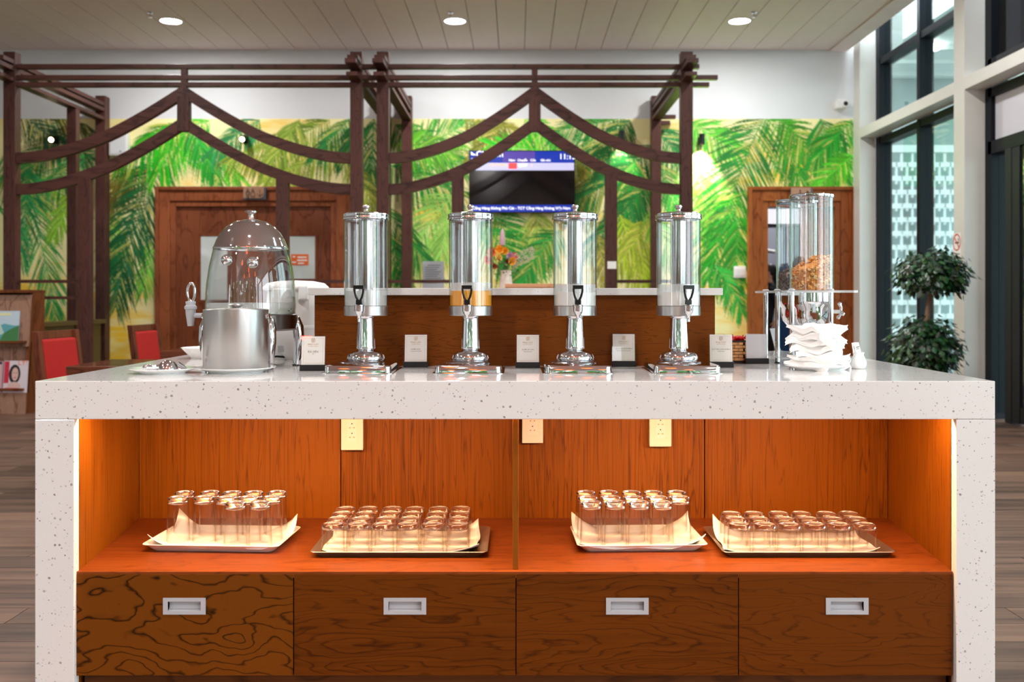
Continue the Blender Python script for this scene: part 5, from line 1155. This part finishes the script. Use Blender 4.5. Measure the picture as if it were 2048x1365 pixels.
table('glossy dark dining table seen behind the ice bucket', PX(320, 7.36), 7.36, -1.85, 8.02)
def rack():
    Y = 9.9; xr = -4.83; t = thing('magazine_rack', 'wooden magazine rack with slanted shelves at the side of the room', 'magazine rack')
    prof = [(9.80, 0), (9.80, .16), (9.86, .62), (9.92, 1.15), (9.95, 1.21), (10.18, 1.21), (10.18, 0)]
    for x in (xr - .03, xr - .95): ob('side_panel', MB().prism(prof, 'X', x, x + .028), 'rack_side', t)
    box_ob('back_panel', (xr - .922, xr - .03, 10.16, 10.18, 0, 1.2), 'rack_side', t)
    for y0, z0, y1, z1 in ((9.77, .0, 9.80, .24), (9.83, .20, 9.90, .70), (9.84, .66, 9.90, 1.17)):
        ob('slant_board', MB().prism([(y0, z0), (y1, z1), (y1 + .016, z1), (y0 + .016, z0)], 'X', xr - .96, xr - .002), 'rack', t)
    for y0, z in ((9.765, .225), (9.78, .69)): box_ob('lip', (xr - .97, xr - .02, y0, y0 + .1, z, z + .025), 'rack_side', t, .003)
    box_ob('top_board', (xr - .97, xr + .0, 9.85, 10.2, 1.19, 1.22), 'rack_side', t, .003)
    return xr
xr = rack()
def magazine(label, px0, px1, py0, py1, Y, kind):
    x0, x1, z0, z1 = PX(px0, Y), PX(px1, Y), PZ(py1, Y), PZ(py0, Y); w_, h_ = x1 - x0, z1 - z0
    t = thing('magazine', label, 'magazine', (x0, Y, z0)); t.rotation_euler = (R(-7), 0, 0)
    col = {'land': (150, 190, 205), 'face': (226, 214, 222), 'side': (206, 160, 170)}[kind]
    box_ob('cover', (0, w_, 0, .008, 0, h_), plain('cover_' + kind, col, .3, coat=.4), t)
    def shp(nm, pts, c, e=.001): ob(nm, MB().prism([(a * w_, b * h_) for a, b in pts], 'Y', -e, 0), plain('print_' + nm + kind, c, .3, coat=.4), t)
    def oval(cx, cy_, a, b, n=18): return [(cx + a * math.cos(2 * math.pi * i / n), cy_ + b * math.sin(2 * math.pi * i / n)) for i in range(n)]
    if kind == 'land':
        shp('printed_sky', [(0, .55), (1, .55), (1, 1), (0, 1)], (196, 214, 226)); shp('printed_lake', [(0, 0), (1, 0), (1, .5), (.5, .6), (0, .45)], (96, 168, 176), .0015)
        shp('printed_hill', [(.35, .05), (1, .05), (1, .55), (.7, .42), (.5, .3)], (66, 126, 70), .002); shp('printed_ridge', [(0, .1), (.5, .3), (.3, .7), (.12, .85), (0, .7)], (190, 214, 200), .0025)
        shp('printed_title', [(.1, .86), (.7, .86), (.7, .93), (.1, .93)], (236, 232, 170), .003)
    if kind == 'face':
        shp('printed_panel', [(0.02, .3), (.22, .3), (.22, .98), (.02, .98)], (206, 40, 70)); shp('printed_hair', oval(.46, .58, .24, .30), (30, 22, 26), .0015); shp('printed_shoulder', oval(.46, .20, .28, .14), (222, 186, 178), .002)
        shp('printed_face', oval(.48, .58, .14, .21), (226, 184, 172), .0025); shp('printed_lips', oval(.48, .47, .045, .018, 10), (170, 60, 70), .003)
        for e in (.43, .54): shp('printed_eye', oval(e, .62, .03, .012, 8), (40, 28, 28), .003)
        shp('printed_banner', [(.08, .06), (.62, .04), (.62, .15), (.08, .16)], (238, 120, 130), .003)
        text('print', 'LY!', .07, 'orange_st', t, (w_ * .78, -.003, h_ * .93), align='CENTER')
    if kind == 'side': shp('printed_panel', [(.2, .2), (.9, .2), (.9, .9), (.2, .9)], (224, 186, 190)); shp('printed_title', [(.1, .9), (.95, .9), (.95, .98), (.1, .98)], (60, 44, 60), .0015)
magazine('magazine with a green hillside and lake cover on the upper rack shelf', -22, 36, 622, 686, 9.825, 'land')
magazine('magazine with a dark haired portrait cover on the lower rack shelf', 5, 53, 722, 786, 9.79, 'face')
magazine('magazine with a pink cover at the edge of the lower rack shelf', -46, 3, 723, 786, 9.79, 'side')
def plant():
    x, y = PX(1852, 8.9), 8.9; t = thing('topiary_plant', 'dark green potted topiary with two round leaf crowns by the pier', 'plant', (x, y, 0)); rn = random.Random(8)
    ob('pot', MB().lathe([(0, 0), (.15, 0), (.2, .34), (.215, .345), (.215, .39), (.195, .39), (.18, .34), (0, .33)], 32), 'pot', t, 40); ob('soil', MB().lathe([(0, .36), (.185, .355)], 24), 'soil', t)
    tr_ = ob('trunk', MB().tube([(0, 0, .33), (-.01, 0, .6), (.0, .0, .9), (.03, .01, 1.1), (.045, .0, 1.22), (.05, 0, 1.3)], [.03, .027, .024, .022, .02, .01], 10), 'bark', t, 60)
    for k in range(9):
        a = rn.uniform(0, 6.28); ob('branch', MB().tube([(.04, 0, 1.14), (.04 + .1 * math.cos(a), .1 * math.sin(a), 1.24), (.05 + .2 * math.cos(a), .2 * math.sin(a), 1.34)], [.011, .008, .004], 6), 'bark', tr_, 60)
        ob('branch', MB().tube([(-.01, 0, .55), (.1 * math.cos(a), .1 * math.sin(a), .65), (.2 * math.cos(a), .2 * math.sin(a), .72)], [.01, .007, .004], 6), 'bark', tr_, 60)
    for nm, c, rx_, rz_, n in (('upper_crown', Vector((.055, 0, 1.36)), .30, .225, 1500), ('lower_crown', Vector((-.01, 0, .70)), .30, .27, 1700)):
        m = MB()
        for k in range(n):
            v = Vector((rn.gauss(0, 1), rn.gauss(0, 1), rn.gauss(0, 1))).normalized(); q = rn.uniform(.55, 1.04) if rn.random() < .93 else rn.uniform(1.05, 1.2)
            p = c + Vector((v.x * rx_, v.y * rx_, v.z * rz_)) * q
            if nm == 'upper_crown' and v.z < -.75: continue
            s_ = rn.uniform(.055, .085); dn_ = (v * .6 + Vector((rn.uniform(-.5, .5), rn.uniform(-.5, .5), -.75))).normalized(); sd_ = dn_.cross(v + Vector((.01, .02, .3))).normalized() * s_ * .36
            up = dn_.cross(sd_).normalized() * s_ * .12
            cc_ = lin((rn.randint(24, 52), rn.randint(52, 88), rn.randint(28, 50)))
            m.add([p, p + dn_ * s_ * .5 + sd_ + up, p + dn_ * s_, p + dn_ * s_ * .5 - sd_ + up, p + dn_ * s_ * .5], [(0, 1, 4), (1, 2, 4), (2, 3, 4), (3, 0, 4)], cc_)
        ob(nm, m, 'leaf', t, 60, fix=False)
plant()
ns = thing('no_smoking_sign', 'round red no smoking sign on the white pier', 'sign', (XR - .001, (XR * FPX / (1914 - VX)), 0)); yy0 = 0
zc = PZ(485, XR * FPX / (1914 - VX))
def onpier(nm, pts_yz, mat, e): ob(nm, MB().prism(pts_yz, 'X', -e, -e + .0008), mat, ns)
def circ(r, n=28): return [(r * math.cos(2 * math.pi * i / n), zc + r * math.sin(2 * math.pi * i / n)) for i in range(n)]
onpier('white_backing', [(-.088, zc - .19), (.088, zc - .19), (.088, zc + .09), (-.088, zc + .09)], 'white_ink', .001)
mrg = MB()
for i in range(32):
    a0, a1 = 2 * math.pi * i / 32, 2 * math.pi * (i + 1) / 32
    mrg.add([(-.003, .083 * math.cos(a0), zc + .083 * math.sin(a0)), (-.003, .083 * math.cos(a1), zc + .083 * math.sin(a1)), (-.003, .070 * math.cos(a1), zc + .070 * math.sin(a1)), (-.003, .070 * math.cos(a0), zc + .070 * math.sin(a0))], [(0, 1, 2, 3)])
mrg.add([(-.0032, -.055, zc - .045), (-.0032, -.045, zc - .055), (-.0032, .055, zc + .045), (-.0032, .045, zc + .055)], [(0, 1, 2, 3)])
ob('red_ring', mrg, 'nosm_red', ns)
onpier('cigarette', [(-.045, zc - .012), (.035, zc - .012), (.035, zc + .004), (-.045, zc + .004)], 'ink_black', .0026); onpier('smoke_curl', [(-.045, zc + .01), (-.035, zc + .01), (-.025, zc + .035), (-.035, zc + .04)], 'ink_black', .0026)
for k, (a, b) in enumerate(((-.06, -.01), (.0, .03), (-.05, .05))): onpier('caption', [(a, zc - .12 - k * .02), (b, zc - .12 - k * .02), (b, zc - .11 - k * .02), (a, zc - .11 - k * .02)], 'slate', .0024)
# reception podium with flowers, notice stand
pd = thing('reception_podium', 'pale wood reception podium rising behind the quartz ledge', 'podium'); yp = 8.0
xa, xb = PX(1010, yp), PX(1194, yp)
box_ob('front_panel', (xa, xb, yp, yp + .04, 0, PZ(568, yp) - .03), 'podium', pd); box_ob('top_ledge', (xa - .0, xb, yp - .02, yp + .18, PZ(568, yp) - .03, PZ(568, yp)), 'podium', pd, .003)
box_ob('desktop', (xa - .5, xb, yp + .18, yp + .8, 1.05, 1.08), 'podium', pd, .003); box_ob('side_panel', (xa - .5, xa - .46, yp + .2, yp + .8, 0, 1.05), 'podium', pd); box_ob('side_panel', (xb - .04, xb, yp + .2, yp + .8, 0, 1.05), 'podium', pd)
def flowers():
    y = yp + .45; x = PX(1012, y); t = thing('flower_vase', 'patterned white vase with orange and violet flowers', 'vase', (x, y, 1.08)); rn = random.Random(6)
    ob('vase', MB().lathe([(0, 0), (.05, 0), (.055, .02), (.062, .12), (.05, .22), (.045, .27), (.05, .295), (.045, .295), (.04, .26), (0, .25)], 28), 'vase', t, 60)
    st = MB(); lv = MB()
    F_ = [(-.12, .45, (240, 130, 70), .055), (-.15, .38, (236, 110, 60), .05), (-.055, .47, (250, 160, 30), .05), (-.01, .46, (250, 166, 30), .045), (.035, .42, (196, 150, 190), .042), (.075, .42, (232, 110, 90), .04), (.055, .37, (250, 164, 24), .045), (-.10, .33, (220, 90, 60), .035), (.02, .37, (110, 30, 50), .035), (-.06, .40, (240, 190, 90), .04)]
    for i, (fx, fz, col, s_) in enumerate(F_):
        fy = rn.uniform(-.08, .04); c = Vector((fx, fy, fz)); st.tube([(0, 0, .26), (fx * .5, fy * .5, (.26 + fz) / 2 + .02), c], .003, 5)
        m = MB(); b = lin(col)
        for L_ in range(3):
            for k in range(9):
                a = 2 * math.pi * k / 9 + L_ * .35; tl = .25 + L_ * .4; d_ = Vector((math.cos(a), -.6, math.sin(a))).normalized() if L_ < 2 else Vector((math.cos(a) * .5, -1, math.sin(a) * .5)).normalized()
                sd_ = d_.cross(Vector((0, -1, .1))).normalized() * s_ * .34; f = rn.uniform(.75, 1.2); l_ = s_ * (1 - L_ * .22)
                m.add([c, c + d_ * l_ * .6 + sd_, c + d_ * l_, c + d_ * l_ * .6 - sd_], [(0, 1, 2, 3)], tuple(min(1, q * f) for q in b))
        ob('flower', m, 'petal', t, 60, fix=False)
    m = MB(); c = Vector((-.03, 0, .5)); m.lathe([(0, 0), (.022, .01), (.024, .06), (.014, .13), (0, .15)], 12, c.x, c.y, c.z); m.c = [lin((200, 160, 170))] * len(m.f); ob('flower_spike', m, 'petal', t, 60)
    st.tube([(0, 0, .26), (-.02, 0, .4), (-.03, 0, .5)], .003, 5)
    for k in range(150):
        a = rn.uniform(0, 6.28); q = rn.uniform(.03, .17); p = Vector((q * math.cos(a), q * math.sin(a) * .7, rn.uniform(.25, .40))); d_ = Vector((math.cos(a), math.sin(a), rn.uniform(-.6, .8))).normalized(); s_ = rn.uniform(.03, .06); sd_ = d_.cross(Vector((0, 0, 1))).normalized() * s_ * .2
        lv.add([p, p + d_ * s_ * .5 + sd_, p + d_ * s_, p + d_ * s_ * .5 - sd_], [(0, 1, 2, 3)], lin((rn.randint(40, 90), rn.randint(80, 120), rn.randint(30, 60))))
    for k in range(240):
        p = Vector((rn.uniform(.06, .24), rn.uniform(-.1, .1), 0)); p.z = .33 + p.x * .45 + rn.uniform(-.05, .07); s_ = .006
        lv.add([p + Vector((-s_, 0, 0)), p + Vector((0, 0, -s_)), p + Vector((s_, 0, 0)), p + Vector((0, 0, s_))], [(0, 1, 2, 3)], lin((190, 180, 160)))
    ob('stems', st, plain('stem_green', (70, 100, 50), .6), t); ob('foliage', lv, 'petal', t, fix=False)
flowers()
yn2 = 11.4
nt_ = thing('notice_stand', 'grey printed notice on a stand behind the pergola rail', 'notice', (PX(866, yn2), yn2, 0))
ob('stand_base', MB().lathe([(0, 0), (.16, 0), (.16, .012), (.02, .02), (0, .02)], 28), 'steel', nt_, 40); ob('stand_pole', MB().tube([(0, .012, .015), (0, .012, 1.3)], .012, 10), 'steel', nt_)
bd = box_ob('board', (PX(845, yn2) - PX(866, yn2), PX(888, yn2) - PX(866, yn2), -.006, .004, PZ(590, yn2), PZ(523, yn2)), plain('notice_paper', (206, 208, 214), .6), nt_)
for k in range(9): box_ob('print_line', (-.09 + (.03 if k == 0 else 0), .09 - (.02 * (k % 3)), -.0075, -.006, PZ(531 + k * 4.4, yn2) - .0035, PZ(531 + k * 4.4, yn2) + .0035), 'slate', bd)

def person():
    """someone in a dark suit standing side-on just inside the pantry doorway"""
    bx, by = 3.475, 13.75
    V = []; E = []; Rr = []
    def v(x, y, z, r, par=None, r2=None):
        V.append((x, y, z)); Rr.append((r, r2 or r)); i = len(V) - 1
        if par is not None: E.append((par, i))
        return i
    # the figure faces -X (forward), y is its side axis
    pel = v(0, 0, .84, .135, None, .115); sp_ = v(.01, 0, 1.0, .115, pel, .10); ch = v(.02, 0, 1.18, .145, sp_, .105); up = v(.015, 0, 1.29, .10, ch, .085)
    nk = v(0, 0, 1.36, .050, up); jw = v(-.02, 0, 1.42, .060, nk); hd_ = v(-.012, 0, 1.50, .088, jw, .076); tp = v(-.005, 0, 1.56, .062, hd_)
    v(-.112, 0, 1.47, .014, jw)
    for s_ in (-1, 1):
        sh_ = v(.02, s_ * .15, 1.27, .062, up); el = v(.075, s_ * .215, 1.03, .043, sh_); wr = v(.03 if s_ < 0 else -.10, s_ * .225, .84, .028, el)
        pm_ = v(wr and (.02 if s_ < 0 else -.13), s_ * .225, .785, .030, wr, .018)
        x0 = .02 if s_ < 0 else -.13
        for k, (dx, ln) in enumerate(((-.024, .055), (-.009, .066), (.006, .062), (.020, .05))):
            a_ = v(x0 + dx, s_ * .225, .755, .0085, pm_); v(x0 + dx - .008, s_ * .222, .755 - ln * .55, .0078, a_); v(x0 + dx - .018, s_ * .219, .755 - ln, .0065, len(V) - 1)
        th_ = v(x0 - .036, s_ * .218, .79, .0095, pm_); v(x0 - .048, s_ * .214, .762, .008, th_)
        hp = v(0, s_ * .085, .78, .088, pel); kn = v(-.012, s_ * .095, .46, .060, hp); an = v(.015, s_ * .10, .09, .040, kn); he = v(0, s_ * .10, .045, .04, an); v(-.13, s_ * .105, .032, .030, he)
    me = bpy.data.meshes.new('person'); me.from_pydata(V, E, []); o = bpy.data.objects.new('person_rig', me); C.objects.link(o)
    sk = o.modifiers.new('skin', 'SKIN'); sk.use_smooth_shade = True; o.modifiers.new('subdiv', 'SUBSURF').levels = 2
    for d_, r in zip(me.skin_vertices[0].data, Rr): d_.radius = r
    me.skin_vertices[0].data[0].use_root = True
    dg = bpy.context.evaluated_depsgraph_get(); bm_ = bpy.data.meshes.new_from_object(o.evaluated_get(dg)); bpy.data.objects.remove(o)
    bm_.materials.clear()
    for m_ in (plain('suit_navy', (22, 24, 36), .8), plain('skin_tone', (206, 158, 130), .5), plain('trouser_black', (14, 14, 17), .8), plain('white_cuff', (226, 228, 232), .7), plain('shoe_black', (10, 10, 10), .3)): bm_.materials.append(m_)
    for p in bm_.polygons:
        c = p.center; side = abs(c.y) > .165
        p.material_index = 1 if c.z > 1.345 or (c.z < .825 and side) else 3 if side and c.z < .99 else 4 if c.z < .075 else 2 if c.z < .84 else 0
    p_ = bpy.data.objects.new('person', bm_); C.objects.link(p_); p_.location = (bx, by, 0)
    tag(p_, 'person in a dark suit standing side-on inside the pantry doorway', 'person')
    hr = MB().sphere((.018, 0, 1.515), .098, 20, 14, (1, .86, 1.06)); hr.sphere((.055, 0, 1.43), .06, 14, 10, (.8, 1, 1.1))
    ob('hair', hr, plain('black_hair', (18, 14, 14), .5), p_, 80)
    for s_ in (-1, 1):
        ob('ear', MB().sphere((-.012, s_ * .082, 1.475), .022, 10, 8, (.7, .4, 1.2)), bm_.materials[1], p_, 80); ob('eye', MB().sphere((-.092, s_ * .032, 1.50), .010, 8, 6), 'ink_black', p_, 80)
    ob('mouth', MB().sphere((-.082, 0, 1.42), .018, 10, 6, (.4, 1, .3)), plain('lip', (170, 90, 84), .5), p_, 80)
    ob('shirt_collar', MB().lathe([(.055, 1.335), (.062, 1.335), (.056, 1.375), (.050, 1.375)], 20, 0, 0), bm_.materials[3], p_, 60)
person()
